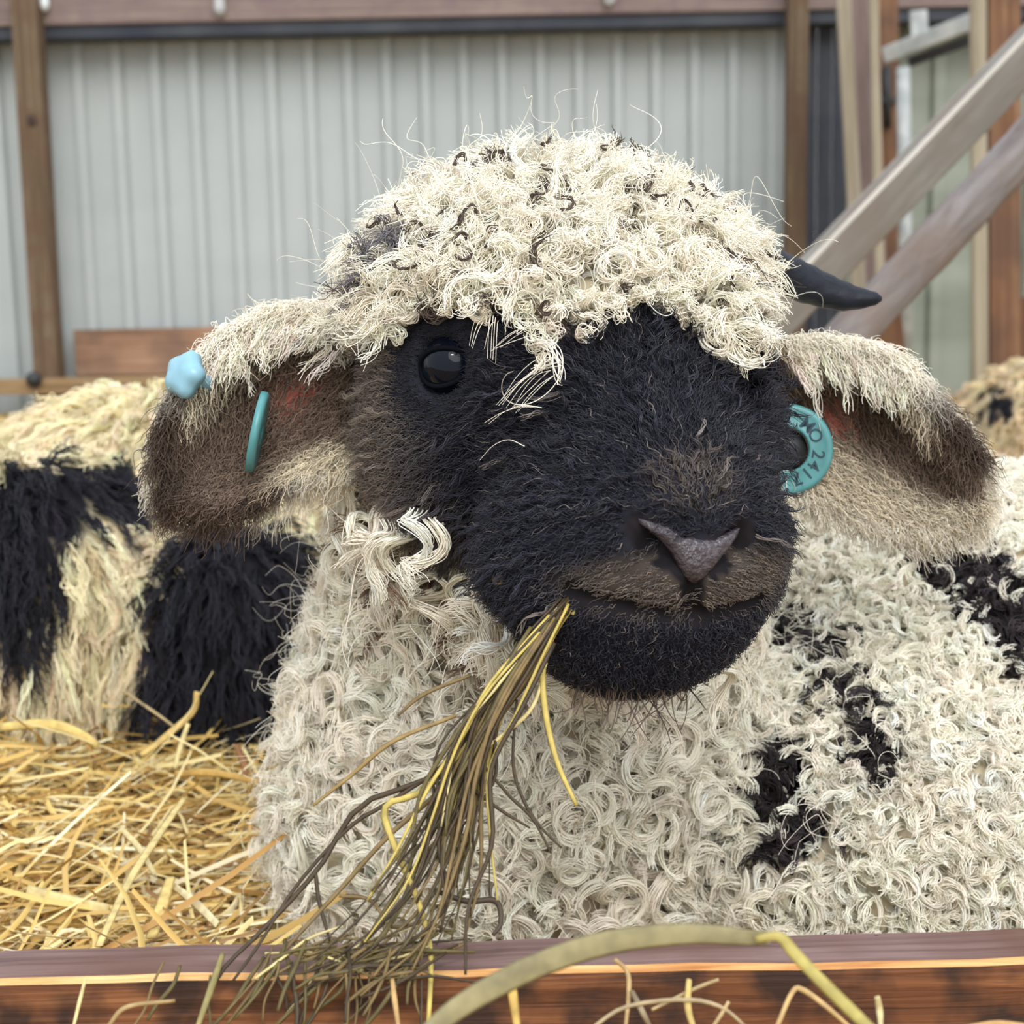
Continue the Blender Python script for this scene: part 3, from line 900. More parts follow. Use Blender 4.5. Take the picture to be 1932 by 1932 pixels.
# nose leather
gi, gj = NOSE_G.shape[:2]
ti = np.sin(np.linspace(0, 1, gi) * np.pi)[:, None] ** 0.5; tj = np.sin(np.linspace(0, 1, gj) * np.pi)[None] ** 0.5
swell = (0.0036 * ti * tj - 0.0006)[..., None]
lump = 0.00035 * wobble(NOSE_G.reshape(-1, 3), 700, 5).reshape(gi, gj, 1)
NA = NOSE_G + (HF * 0.9 + HU * 0.25) * (swell + lump); NBk = NOSE_G - HF * 0.005
V = np.concatenate([NA.reshape(-1, 3), NBk.reshape(-1, 3)]); F = []
for a in range(gi - 1):
    for b in range(gj - 1):
        f_ = (a * gj + b, a * gj + b + 1, (a + 1) * gj + b + 1, (a + 1) * gj + b)
        F += [f_, tuple(gi * gj + k for k in f_[::-1])]
rim_ = [b for b in range(gj)] + [a * gj + gj - 1 for a in range(1, gi)] + [(gi - 1) * gj + b for b in range(gj - 2, -1, -1)] + [a * gj for a in range(gi - 2, 0, -1)]
F += [(a, gi * gj + a, gi * gj + b, b) for a, b in zip(rim_, rim_[1:] + rim_[:1])]
mesh_obj('nose', V, F, M_nose, root)

# horns
for name, pts, rr in (('horn', [(1380, 500, .845), (1450, 505, .855), (1520, 535, .865), (1595, 560, .865), (1664, 564, .86)], [.014, .0165, .0155, .0115, .004]),
                      ('horn', [(840, 470, .85), (790, 460, .855), (750, 470, .85), (715, 500, .845), (700, 540, .84)], [.014, .016, .015, .012, .005])):
    path = px_path(pts, 26)
    r = np.interp(np.linspace(0, 1, 26), np.linspace(0, 1, 5), rr); r[-1] *= 0.4; r[:-1] *= 1 + 0.03 * np.sin(np.arange(25) * 2.1)
    tube(name, path, r, M_horn, root, 14, 0.8, (0, -0.3, 1))

# ears: a cupped leaf between an upper edge, a valley and a lower edge
def ear(upper, valley, lower, n=30, m=18, thick=0.0045):
    U, Vv, Lw = (catmull([P(*p) for p in c], n) for c in (upper, valley, lower))
    t = np.linspace(0, 1, m)[None, :, None]
    ctrl = 2 * Vv - 0.5 * (U + Lw)
    G = (1 - t) ** 2 * U[:, None] + 2 * t * (1 - t) * ctrl[:, None] + t ** 2 * Lw[:, None]
    du = np.gradient(G, axis=0); dv = np.gradient(G, axis=1)
    N = unit(np.cross(du.reshape(-1, 3), dv.reshape(-1, 3))).reshape(G.shape)
    flip = np.sign((N * (np.array([0, -1, 0]))).sum(-1).mean()); N = N * flip
    th = thick * np.ones((n, m)); th[:, 0] *= 0.5; th[:, -1] *= 0.5; th[-1] *= 0.4
    A = G + N * th[..., None] * 0.5; B = G - N * th[..., None] * 0.5
    V = np.concatenate([A.reshape(-1, 3), B.reshape(-1, 3)])
    F = []; o = n * m
    idx = lambda i, j: i * m + j
    for i in range(n - 1):
        for j in range(m - 1):
            f = (idx(i, j), idx(i + 1, j), idx(i + 1, j + 1), idx(i, j + 1))
            F.append(f if flip > 0 else f[::-1]); g = tuple(o + k for k in f); F.append(g[::-1] if flip > 0 else g)
    rim = [idx(0, j) for j in range(m)] + [idx(i, m - 1) for i in range(1, n)] + [idx(n - 1, j) for j in range(m - 2, -1, -1)] + [idx(i, 0) for i in range(n - 2, 0, -1)]
    for a, b in zip(rim, rim[1:] + rim[:1]):
        F.append((a, o + a, o + b, b))
    return G, N, V, F
EARS = {}
EARS['l'] = ear([(690, 600, .795), (560, 575, .80), (430, 625, .79), (335, 740, .775), (300, 870, .775)],
                [(690, 735, .810), (600, 735, .812), (500, 785, .810), (400, 845, .798), (318, 905, .780)],
                [(700, 870, .79), (620, 880, .785), (530, 915, .775), (430, 955, .77), (335, 935, .772)])
EARS['r'] = ear([(1470, 640, .845), (1580, 640, .835), (1680, 668, .825), (1770, 760, .815), (1846, 860, .81)],
                [(1470, 760, .860), (1570, 785, .858), (1670, 835, .850), (1760, 890, .838), (1838, 920, .818)],
                [(1470, 890, .835), (1550, 945, .825), (1650, 980, .82), (1740, 992, .815), (1825, 965, .812)])
for key, (G, N, V, F) in EARS.items():
    o = mesh_obj('ear', V, F, M_skin, root)
    n, m = G.shape[:2]
    s = np.linspace(0, 1, n)[:, None] * np.ones((1, m)); t = np.linspace(0, 1, m)[None] * np.ones((n, 1))
    pinkw = np.exp(-((s - (0.30 if key == "l" else 0.22)) / 0.22) ** 2 - ((t - 0.45) / 0.3) ** 2)[..., None]
    front = np.array(srgb(128, 110, 96)) * (1 - pinkw) + np.array(srgb(190, 98, 84)) * pinkw
    back = np.broadcast_to(CREAM, front.shape)
    vcol(o, 'col', np.concatenate([front.reshape(-1, 3), back.reshape(-1, 3)]))

# ---- wool
def pick(n, f_density, f=sheep, V=SV, F=SF):
    p, area, nn = sample_n(V, F, n)
    k = rng.random(n) < f_density(p, nn)
    return p[k], nn[k]
CAMP = np.array([0, 0, CAM_Z])
def facing(p, n): return (unit(CAMP - p) * n).sum(1)
def down_flow(n, extra=0):
    g = np.array([0, 0, -1.0]) + extra
    return unit(g - n * (n @ g)[:, None]) if np.ndim(g) == 1 else unit(g - n * (n * g).sum(1)[:, None])
def rand_tan(n):
    r = rng.normal(size=n.shape); return unit(r - n * (n * r).sum(1)[:, None])

if HAIR_ON:
    q_of = to_head
    def is_cap(p):
        q = to_head(p); return (q[:, 2] > -0.03) & (np.abs(q[:, 0]) < 0.2) & (q[:, 1] > -0.12)
    def is_body(p): return (p[:, 0] > 0.19) | ((p[:, 0] > 0.15) & (p[:, 1] > 0.95))
    def dens_base(p, n):
        fc = facing(p, n)
        d = np.where(fc > -0.25, 1.0, 0.18) * (p[:, 2] > -0.02)
        # nothing of the far flank can be seen
        d *= np.where((p[:, 0] > 0.62), 0.5, 1.0)
        return d * ~face_mask(p)
    def emit(p, n, base, **kw):
        a, b, i = locks(p, n, **kw)
        lock_col = tint(base, len(p), 0.08, 0.008)
        return a, b, tint(lock_col[i], len(i), 0.04, 0.004)
    def U(a, b): return rng.uniform(a, b, len(p))
    def cap_near(p, spots):
        d = np.full(len(p), 9.0)
        for u, v, r in spots:
            h_ = on_skin(u, v, eps=0.012)
            if h_ is not None: d = np.minimum(d, np.linalg.norm(p - h_, axis=1) / r)
        return d < 1
    # crown: springy rings
    p, n = pick(150000, lambda p, n: dens_base(p, n) * is_cap(p) * 0.36)
    q = to_head(p)
    fl = down_flow(n) * 0.6 + rand_tan(n) * 0.8
    base = np.where((rng.random(len(p)) < 0.04)[:, None], srgb(84, 72, 66), WHITE)
    base = np.where(cap_near(p, ((1440, 590, .020), (1452, 640, .026), (1450, 690, .024), (1462, 610, .022)))[:, None], BLACK, base)
    base = np.where((cap_near(p, ((715, 430, .030), (740, 480, .022), (1425, 420, .020))) & (rng.random(len(p)) < 0.7))[:, None], srgb(112, 108, 112), base)
    edge_ = face_mask(p + np.array([0, 0, -0.014]))
    NC = len(p)
    c1 = emit(p, n, base, flow=unit(fl), L=U(0.022, 0.044) * np.where(edge_, 0.65, 1.0), R=U(0.0035, 0.0095) * np.where(edge_, 0.7, 1.0), turns=U(0.7, 1.7), S=11, K=16, spread=0.0030, lift=U(0.5, 0.95), sag=0.2, frizz=0.0013, r0=0.00042)
    fibres('crown_wool', *c1, M_wool, root)
    # neck and chest ringlets
    p, n = pick(60000, lambda p, n: dens_base(p, n) * ~is_cap(p) * ~is_body(p) * 0.27)
    dkm = fleece_dark(p)
    dkm &= rng.random(len(p)) > 0.12
    base = np.where(dkm[:, None], tint(srgb(52, 46, 48), len(p), 0.4), WHITE)
    q = to_head(p)
    nearcheek = (q[:, 0] < -0.02) & (p[:, 2] > 0.25)
    base = np.where((nearcheek & (rng.random(len(p)) < 0.16))[:, None], np.array(srgb(124, 102, 86)), base)
    fl = down_flow(n) * 0.8 + rand_tan(n) * 0.6
    NN = len(p)
    c2 = emit(p, n, base, flow=unit(fl), L=U(0.022, 0.038), R=U(0.006, 0.013), turns=U(0.7, 1.4), S=14, K=17, spread=0.0040, lift=U(0.5, 0.95), sag=0.18, frizz=0.0007, r0=0.00054, tight=0.4)
    fibres('chest_wool', *c2, M_wool, root)
    # a scatter of large open ringlets over the chest
    p, n = pick(60000, lambda p, n: dens_base(p, n) * ~is_cap(p) * (p[:, 0] < 0.19) * (facing(p, n) > 0.1) * ~fleece_dark(p) * 0.035)
    c2b = emit(p + n * 0.012, n, np.broadcast_to(WHITE, p.shape), flow=unit(down_flow(n) * 0.6 + rand_tan(n) * 0.6), L=U(0.016, 0.028), R=U(0.010, 0.016), turns=U(1.0, 1.7), S=20, K=24, spread=0.0034, lift=U(0.65, 0.95), sag=0.2, frizz=0.0007, r0=0.00046, tight=0.5)
    fibres('chest_ringlets', *c2b, M_wool, root)
    # small dark hooks in the crown
    p, n = pick(150000, lambda p, n: dens_base(p, n) * is_cap(p) * (facing(p, n) > 0.05) * 0.014)
    c1b = emit(p + n * 0.024, n, np.broadcast_to(np.array(srgb(74, 62, 54)), p.shape), flow=rand_tan(n), L=U(0.006, 0.012), R=U(0.003, 0.0065), turns=U(0.5, 1.0), S=5, K=12, spread=0.0012, lift=U(0.5, 0.9), sag=0.2, frizz=0.0004, r0=0.00042)
    fibres('dark_hooks', *c1b, M_wool, root)
    # tight curls of the back and flank
    p, n = pick(90000, lambda p, n: dens_base(p, n) * is_body(p) * np.where(facing(p, n) > -0.05, 0.44, 0.06))
    dkm = fleece_dark(p)
    dkm &= rng.random(len(p)) > 0.12
    base = np.where(dkm[:, None], tint(srgb(52, 46, 48), len(p), 0.4), WHITE * 1.02)
    fl = down_flow(n) * 0.4 + rand_tan(n) * 0.8
    NB_ = len(p)
    c3 = emit(p, n, base, flow=unit(fl), L=U(0.020, 0.034), R=U(0.0045, 0.009), turns=U(0.6, 1.2), S=11, K=12, spread=0.0036, lift=U(0.45, 0.9), sag=0.2, frizz=0.0008, r0=0.00055)
    fibres('back_wool', *c3, M_wool, root)
    # single fine flyaway hairs, large ringlets by the cheek, pale hairs over the brow
    p, n = pick(60000, lambda p, n: dens_base(p, n) * (p[:, 0] < 0.25) * 0.05)
    c4 = emit(p, n, np.broadcast_to(WHITE, p.shape), flow=rand_tan(n), L=U(0.045, 0.075), R=U(0.007, 0.016), turns=U(0.5, 1.3), S=1, K=22, spread=0.0, lift=U(0.6, 0.95), sag=0.2, frizz=0.003, r0=0.00026)
    fibres('flyaway_wool', *c4, M_wool, root)
    sp = []
    for u, v in ((735, 985), (765, 1005), (790, 965), (820, 985), (760, 1055), (800, 1070), (720, 1050), (830, 1110), (690, 1090), (640, 1130), (600, 1160)):
        h_ = on_skin(u, v, eps=0.004)
        if h_ is not None: sp.append(h_)
    p = np.array(sp); n = gradient(sheep, p)
    c5 = emit(p, n, np.broadcast_to(WHITE, p.shape), flow=unit(down_flow(n) + 0.4 * rand_tan(n)), L=U(0.022, 0.036), R=U(0.008, 0.012), turns=U(0.8, 1.3), S=24, K=20, spread=0.0065, lift=U(0.55, 0.8), sag=0.3, frizz=0.0011, r0=0.00036, tight=0.3)
    fibres('cheek_ringlets', *c5, M_wool, root)
    BR = []
    for (u0, v0), (u1, v1), k in (((915, 605), (895, 655), 4), ((935, 600), (930, 680), 4), ((1040, 625), (935, 660), 4), ((1055, 685), (950, 765), 6), ((1045, 700), (975, 770), 4), ((1010, 770), (910, 800), 2), ((985, 835), (900, 862), 1)):
        for _ in range(k):
            bow = rng.normal(14, 8); ju, jv = rng.normal(0, 5, 2)
            ks = []
            for t_ in (0, 0.35, 0.7, 1.0):
                u = u0 + ju + (u1 - u0) * t_; v = v0 + jv + (v1 - v0) * t_ - bow * math.sin(t_ * 3.14)
                h_ = on_skin(u, v, eps=0.012)
                ks.append(h_ if h_ is not None else P(u, v, 0.69))
            BR.append(catmull(ks, 12))
    BR = np.array(BR)
    fibres('brow_hairs', BR, np.broadcast_to(np.linspace(0.00024, 0.00010, 12), BR.shape[:2]), tint(WHITE * 0.9, len(BR), 0.05), M_wool, root)
    CH = []
    for k_ in range(46):
        u, v = rng.uniform(1090, 1370), 1296
        v = 1322 - abs(u - 1210) * 0.12
        a_ = on_skin(u, v - 16, eps=0.002); dx = rng.normal(0, 26); ln = rng.uniform(30, 95)
        tt = np.linspace(0, 1, 9)
        CH.append([a_ + np.array([(dx * t_ + 7 * math.sin(t_ * 3 + k_)) / FPX * 0.68, -0.012 * math.sin(t_ * 1.6), -(ln * t_ - 18 * t_ ** 3 * (k_ % 3)) / FPX * 0.68]) for t_ in tt])
    CH = np.array(CH)
    fibres('chin_hairs', CH, np.broadcast_to(np.linspace(0.0004, 0.00018, 9), CH.shape[:2]), tint(srgb(78, 64, 56), len(CH), 0.25), M_fur, root)
    import sys
    print('LOCKS', NC, NN, NB_, file=sys.stderr)

    # short fur of the face: tufts that lie back from the nose
    def dens_face(p, n):
        q = to_head(p)
        bare = np.minimum(polyd(p, NOSE_BAND) - 0.006, polyd(p, [PHIL[0] + HU * 0.008, PHIL[1]]) - 0.006) < 0
        hole = (np.minimum(polyd(p, NOSTRIL[0]), polyd(p, NOSTRIL[1])) < 0.0085) | (polyd(p, mouth) < 0.0043) | (polyd(p, PHIL) < 0.0044)
        eye = np.minimum(ball(q, (-0.0925, 0.0665, -0.0085), 0.0148), ball(q, (0.0925, 0.0665, -0.0085), 0.0148)) < 1
        return np.where(facing(p, n) > -0.3, 1.0, 0.3) * face_mask(p) * ~bare * ~hole * ~eye
    NTIP = Hl(-0.002, 0.20, -0.09)
    def face_style(p, n):
        q = to_head(p)
        back = unit(p - NTIP)
        fl = unit(back - n * (back * n).sum(1)[:, None]) + np.array([0, 0, -0.25]) + 0.25 * rand_tan(n)
        lipz = np.clip(1.45 - ball(q, (-0.003, 0.165, -0.112), (0.050, 0.050, 0.0150)), 0, 0.5) / 0.5
        eyez = np.clip(1.5 - np.minimum(ball(q, (-0.0885, 0.058, -0.0085), 0.027), ball(q, (0.0885, 0.058, -0.0085), 0.027)), 0, 0.5) / 0.5
        bridge = np.clip(1.4 - ball(q, (0.0, 0.10, -0.035), (0.10, 0.07, 0.055)), 0, 0.6) / 0.6
        topn = np.clip(1.3 - ball(q, (-0.003, 0.165, -0.068), (0.020, 0.03, 0.014)), 0, 0.5) / 0.5
        cheek = np.clip((-q[:, 0] - 0.05) / 0.05, 0, 1) * np.clip((0.075 - q[:, 1]) / 0.05, 0, 1) * (1 - eyez)
        base = FACE[None] * (1 - 0.5 * eyez[:, None])
        mx = np.clip(0.62 * lipz + 0.4 * topn + 0.75 * cheek, 0, 1)[:, None] * rng.uniform(0.35, 1.2, (len(p), 1))
        base = base * (1 - np.clip(mx, 0, 1)) + np.array(srgb(134, 120, 106)) * np.clip(mx, 0, 1)
        grey = (rng.random(len(p)) < 0.035) & (lipz < 0.2) & (eyez < 0.1)
        base[grey] = np.array(srgb(112, 104, 100))
        lat = HA * np.sign(q[:, 0] + 0.003)[:, None] + np.array([0, 0, -0.25])
        lat = unit(lat - n * (lat * n).sum(1)[:, None])
        fl = unit(fl) * (1 - lipz[:, None]) + lat * lipz[:, None]
        chinz = np.clip((-0.118 - q[:, 2]) / 0.02, 0, 1) * (1 - lipz)
        return q, unit(fl), lipz, eyez, bridge, base, chinz
    p, n = pick(480000, dens_face)
    q, fl, lipz, eyez, bridge, base, chinz = face_style(p, n)
    L = (0.010 + 0.004 * bridge) * (1 - 0.48 * lipz) * (1 - 0.5 * chinz) * (1 - 0.6 * eyez) * rng.uniform(0.6, 1.25, len(p))
    lift = 0.36 * (1 - 0.85 * lipz) * (1 - 0.4 * eyez) * (1 - 0.4 * chinz) + 0.06
    a, b, i = locks(p, n, fl, L, R=0.0016 * (1 - lipz) * (1 - eyez) + 0.0002, turns=rng.uniform(0.4, 1.0, len(p)), S=1, K=6, spread=0.0, lift=lift, sag=0.15, frizz=0.0004, r0=0.00024, tipr=0.3)
    fibres('face_fur', a, b, tint(base, len(p), 0.2, 0.03), M_fur, root)
    p, n = pick(60000, lambda p, n: dens_face(p, n) * 0.22)
    q, fl, lipz, eyez, bridge, base, chinz = face_style(p, n)
    k = (lipz < 0.15) & (eyez < 0.15) & (chinz < rng.uniform(0, 0.7, len(p)))
    p, n, fl, base, bridge = p[k], n[k], fl[k], base[k], bridge[k]
    a, b, i = locks(p, n, fl, rng.uniform(0.012, 0.020, len(p)) * (1 + 0.35 * bridge), R=rng.uniform(0.002, 0.0042, len(p)) * (0.6 + 0.6 * bridge), turns=rng.uniform(0.6, 1.3, len(p)), S=7, K=10, spread=0.0016, lift=rng.uniform(0.3, 0.6, len(p)), sag=0.2, frizz=0.0005, r0=0.00026, tipr=0.3)
    lc = tint(base * 1.15, len(p), 0.25, 0.03)
    fibres('face_curls', a, b, tint(lc[i], len(i), 0.1, 0.02), M_fur, root)

    # ear hair
    ep, er, ec = [], [], []
    for key, (G, N, V, F) in EARS.items():
        n_, m_ = G.shape[:2]
        K = 9
        for side in (1, -1):
            cnt = 9000
            si = rng.random(cnt); ti = rng.random(cnt)
            fi, fj = si * (n_ - 1), ti * (m_ - 1)
            i0, j0 = np.minimum(fi.astype(int), n_ - 2), np.minimum(fj.astype(int), m_ - 2)
            a, b = (fi - i0)[:, None], (fj - j0)[:, None]
            bl = lambda A: (A[i0, j0] * (1 - a) + A[i0 + 1, j0] * a) * (1 - b) + (A[i0, j0 + 1] * (1 - a) + A[i0 + 1, j0 + 1] * a) * b
            pp = bl(G); nn = unit(bl(N)) * side
            out = unit(G[np.minimum(i0 + 1, n_ - 1), j0] - G[i0, j0])
            pp = pp + nn * 0.0022
            if side == 1:
                pinkw = np.exp(-((si - (0.30 if key == "l" else 0.22)) / 0.22) ** 2 - ((ti - 0.45) / 0.28) ** 2)
                keep = rng.random(cnt) > 0.93 * pinkw
                edge = np.maximum(np.clip(1 - ti / 0.2, 0, 1) * (si < 0.75), np.clip((ti - (0.80 if key == 'l' else 0.62)) / 0.14, 0, 1) * (np.clip((0.55 - si) / 0.2, 0, 1) if key == 'l' else 1.0))
                cc = np.array(srgb(122, 104, 90))[None] * (1 - edge[:, None]) + CREAM * edge[:, None] * (0.95 if key == 'r' else 0.85)
                if key == 'r':
                    lowr = np.clip((ti - 0.45) / 0.35, 0, 1)[:, None] * rng.uniform(0.4, 1.0, (cnt, 1)); cc = cc * (1 - lowr) + np.array(srgb(186, 174, 154)) * lowr
                if key == 'l':
                    tipd = np.clip((si - 0.78) / 0.2, 0, 1)[:, None]; cc = cc * (1 - tipd) + np.array(srgb(70, 58, 50)) * tipd
                Lh = rng.uniform(0.008, 0.020, cnt) * (1 + 0.3 * edge)
                fl = unit(out + 0.5 * np.array([0, 0, -1.0]) + 0.3 * rng.normal(size=(cnt, 3)))
                lf = 0.35
            else:
                keep = rng.random(cnt) < 0.7
                cc = np.broadcast_to(WHITE * 0.92, (cnt, 3)).copy()
                if key == 'l':
                    tw = (np.clip((si - 0.45) / 0.2, 0, 1) * np.clip((ti - 0.35) / 0.2, 0, 1))[:, None]; cc = cc * (1 - tw) + np.array(srgb(92, 76, 64)) * tw
                Lh = rng.uniform(0.014, 0.026, cnt)
                fl = unit(out + 0.6 * np.array([0, 0, -1.0]) + 0.3 * rng.normal(size=(cnt, 3)))
                lf = 0.4
            k = keep
            A, B, i = locks(pp[k], nn[k], fl[k], Lh[k], R=0.0016, turns=rng.uniform(0.3, 0.9, k.sum()), S=1, K=K, spread=0, lift=lf, sag=0.35, frizz=0.0012, r0=0.00028)
            ep.append(A); er.append(B); ec.append(tint(cc[k], k.sum(), 0.30 if side == 1 else 0.10, 0.006))
        # fine hair that hides the rim all round
        for row, s0, s1, tilt_, L0 in ((0, 0.0, 1.0, 1.0, 0.016), (m_ - 1, 0.0, 1.0, -1.0, 0.010)):
            cnt = 1700
            si = rng.uniform(s0, s1, cnt); i0 = np.minimum((si * (n_ - 1)).astype(int), n_ - 2); a = (si * (n_ - 1) - i0)[:, None]
            pp = G[i0, row] * (1 - a) + G[i0 + 1, row] * a
            outw = unit(G[i0, row] - G[i0, row + (1 if row == 0 else -1)])
            al = unit(G[i0 + 1, row] - G[i0, row])
            pp = pp - outw * 0.002 + rng.normal(0, 0.0012, (cnt, 3))
            nn = unit(outw + rng.normal(0, 0.5, (cnt, 3)))
            white_ = (np.clip((0.78 - si) / 0.2, 0, 1) if row == 0 else np.clip(((0.5 if key == 'l' else 1.4) - si) / 0.2, 0, 1))[:, None]
            cc = np.array(srgb(84, 70, 60)) * (1 - white_) + WHITE * 0.95 * white_
            A, B, i = locks(pp, nn, unit(al + np.array([0, -0.2, -0.4]) + 0.3 * rng.normal(size=(cnt, 3))), rng.uniform(0.6, 1.3, cnt) * L0, R=0.0016, turns=rng.uniform(0.3, 0.9, cnt), S=1, K=K, spread=0, lift=0.45, sag=0.4, frizz=0.001, r0=0.0003)
            ep.append(A); er.append(B); ec.append(tint(cc, cnt, 0.12, 0.006))
        # long cream fringe falling over the upper edge
        cnt = 90
        si = rng.uniform(0.0, 0.55, cnt)
        i0 = np.minimum((si * (n_ - 1)).astype(int), n_ - 2)
        a = (si * (n_ - 1) - i0)[:, None]
        pp = G[i0, 1] * (1 - a) + G[i0 + 1, 1] * a
        nn = unit(N[i0, 1] + np.array([0, 0, 0.8]))
        out = unit(G[i0 + 1, 1] - G[i0, 1])
        fl = unit(1.0 * out + np.array([0, -0.35, -0.55]) + 0.35 * rng.normal(size=(cnt, 3)))
        A, B, i = locks(pp, nn, fl, rng.uniform(0.016, 0.034, cnt) * (1.15 - 0.6 * si), R=rng.uniform(0.002, 0.004, cnt), turns=rng.uniform(0.4, 1.1, cnt), S=9, K=K + 4, spread=0.0035, lift=0.42, sag=0.5, frizz=0.0012, r0=0.00040)
        A2, B2 = A[:, ::1], B
        ep2, er2, ec2 = A2, B2, tint(tint(WHITE * 0.9, cnt, 0.1)[i], len(i), 0.06)
        fibres('ear_fringe', ep2, er2, ec2, M_wool, root)
    fibres('ear_hair', np.concatenate(ep), np.concatenate(er), np.concatenate(ec), M_wool, root)
# ---- ear tags
def disc_frame(c, n, up=(0, 0, 1)):
    n = Vector(n).normalized(); u = Vector(up); u = (u - n * u.dot(n)).normalized(); x = u.cross(n)
    M = Matrix((x, u, n)).transposed().to_4x4(); M.translation = Vector(c); return M
def ring_mesh(name, r_in, r_out, th, mat, M, parent, seg=48):
    prof = [(r_in, -th / 2), (r_in, th * 0.42), (r_in + 0.0012, th * 0.62), (r_in + 0.0026, th * 0.45), (r_out - 0.0042, th * 0.45), (r_out - 0.002, th * 0.6), (r_out, th * 0.25), (r_out, -th / 2)]
    V, F = [], []
    k = len(prof)
    for i in range(seg):
        a = 2 * math.pi * i / seg
        for r, z in prof: V.append(M @ Vector((r * math.cos(a), r * math.sin(a), z)))
    for i in range(seg):
        for j in range(k):
            F.append((i * k + j, ((i + 1) % seg) * k + j, ((i + 1) % seg) * k + (j + 1) % k, i * k + (j + 1) % k))
    return mesh_obj(name, V, F, mat, parent)
def lettering(name, items, M, mat, parent):
    """items: (char, clockwise angle from up, radius, size): flat print on the ring"""
    V, F = [], []
    for ch, ang, rad, size in items:
        cu = bpy.data.curves.new('glyph', 'FONT'); cu.body = ch; cu.size = size; cu.align_x = 'CENTER'; cu.align_y = 'CENTER'
        cu.extrude = 0.0001; cu.offset = 0.00012
        to = bpy.data.objects.new('glyph', cu)
        COL.objects.link(to)
        bpy.context.view_layer.update()
        me = to.evaluated_get(bpy.context.evaluated_depsgraph_get()).to_mesh()
        b = len(V); a = math.radians(ang)
        L = Matrix.Rotation(-a, 4, 'Z') @ Matrix.Translation((0, rad, 0))
        V += [M @ (L @ v.co) for v in me.vertices]
        F += [tuple(b + i for i in p.vertices) for p in me.polygons]
        bpy.data.objects.remove(to); bpy.data.curves.remove(cu)
    return mesh_obj(name, V, F, mat, parent, smooth=False)
tagc = P(1484, 848, 0.826)
MT = disc_frame(tagc, (-0.16, -1.0, 0.10))
t1 = ring_mesh('ear_tag', 0.0135, 0.0285, 0.0045, M_tag, MT, root)
t1['label'] = 'round turquoise ear tag with dark lettering'
lettering('lettering', [('M', 40, .0192, .0112), ('O', 64, .0192, .0112), ('2', 100, .0192, .0112), ('4', 121, .0192, .0112), ('1', 140, .0192, .0112), ('7', 160, .0192, .0112)],
          MT @ Matrix.Translation((0, 0, 0.0022)), M_tag_print, t1)
stud_path = [np.array(MT @ Vector((0, 0, z))) for z in (-0.012, -0.004, 0.0, 0.003, 0.0045)]
tube('tag_stud', stud_path, [0.0135, 0.0132, 0.009, 0.0075, 0.003], M_iron_and_shade, t1, 16, 1.0, (0, 0, 1))
ML = disc_frame(P(486, 815, 0.772), (0.965, 0.10, -0.235))
t2 = ring_mesh('ear_tag', 0.006, 0.0240, 0.0045, M_tag, ML, root)
t2['label'] = 'turquoise ear tag seen edge on'
sc_ = P(346, 706, 0.762)
MS = disc_frame(sc_, (-0.55, -0.75, 0.30))
V, F = [], []
seg = 40
rings = [(0.0, 0.006), (0.006, 0.0056), (0.0105, 0.004), (0.0135, 0.0), (0.0125, -0.005), (0.004, -0.006), (0.004, -0.02)]
V.append(MS @ Vector((0, 0, 0.006)))
for r, z in rings[1:]:
    for i in range(seg):
        a = 2 * math.pi * i / seg
        rr = r * (1 + (0.10 * math.cos(5 * a) if r > 0.01 else 0))
        V.append(MS @ Vector((rr * math.cos(a), rr * math.sin(a), z)))
for i in range(seg): F.append((0, 1 + i, 1 + (i + 1) % seg))
for k in range(len(rings) - 2):
    for i in range(seg):
        a, b = 1 + k * seg + i, 1 + k * seg + (i + 1) % seg
        F.append((a, a + seg, b + seg, b))
t3 = mesh_obj('tag_button', V, F, M_tag_blue, root)
t3['label'] = 'light blue plastic tag button on the ear back'

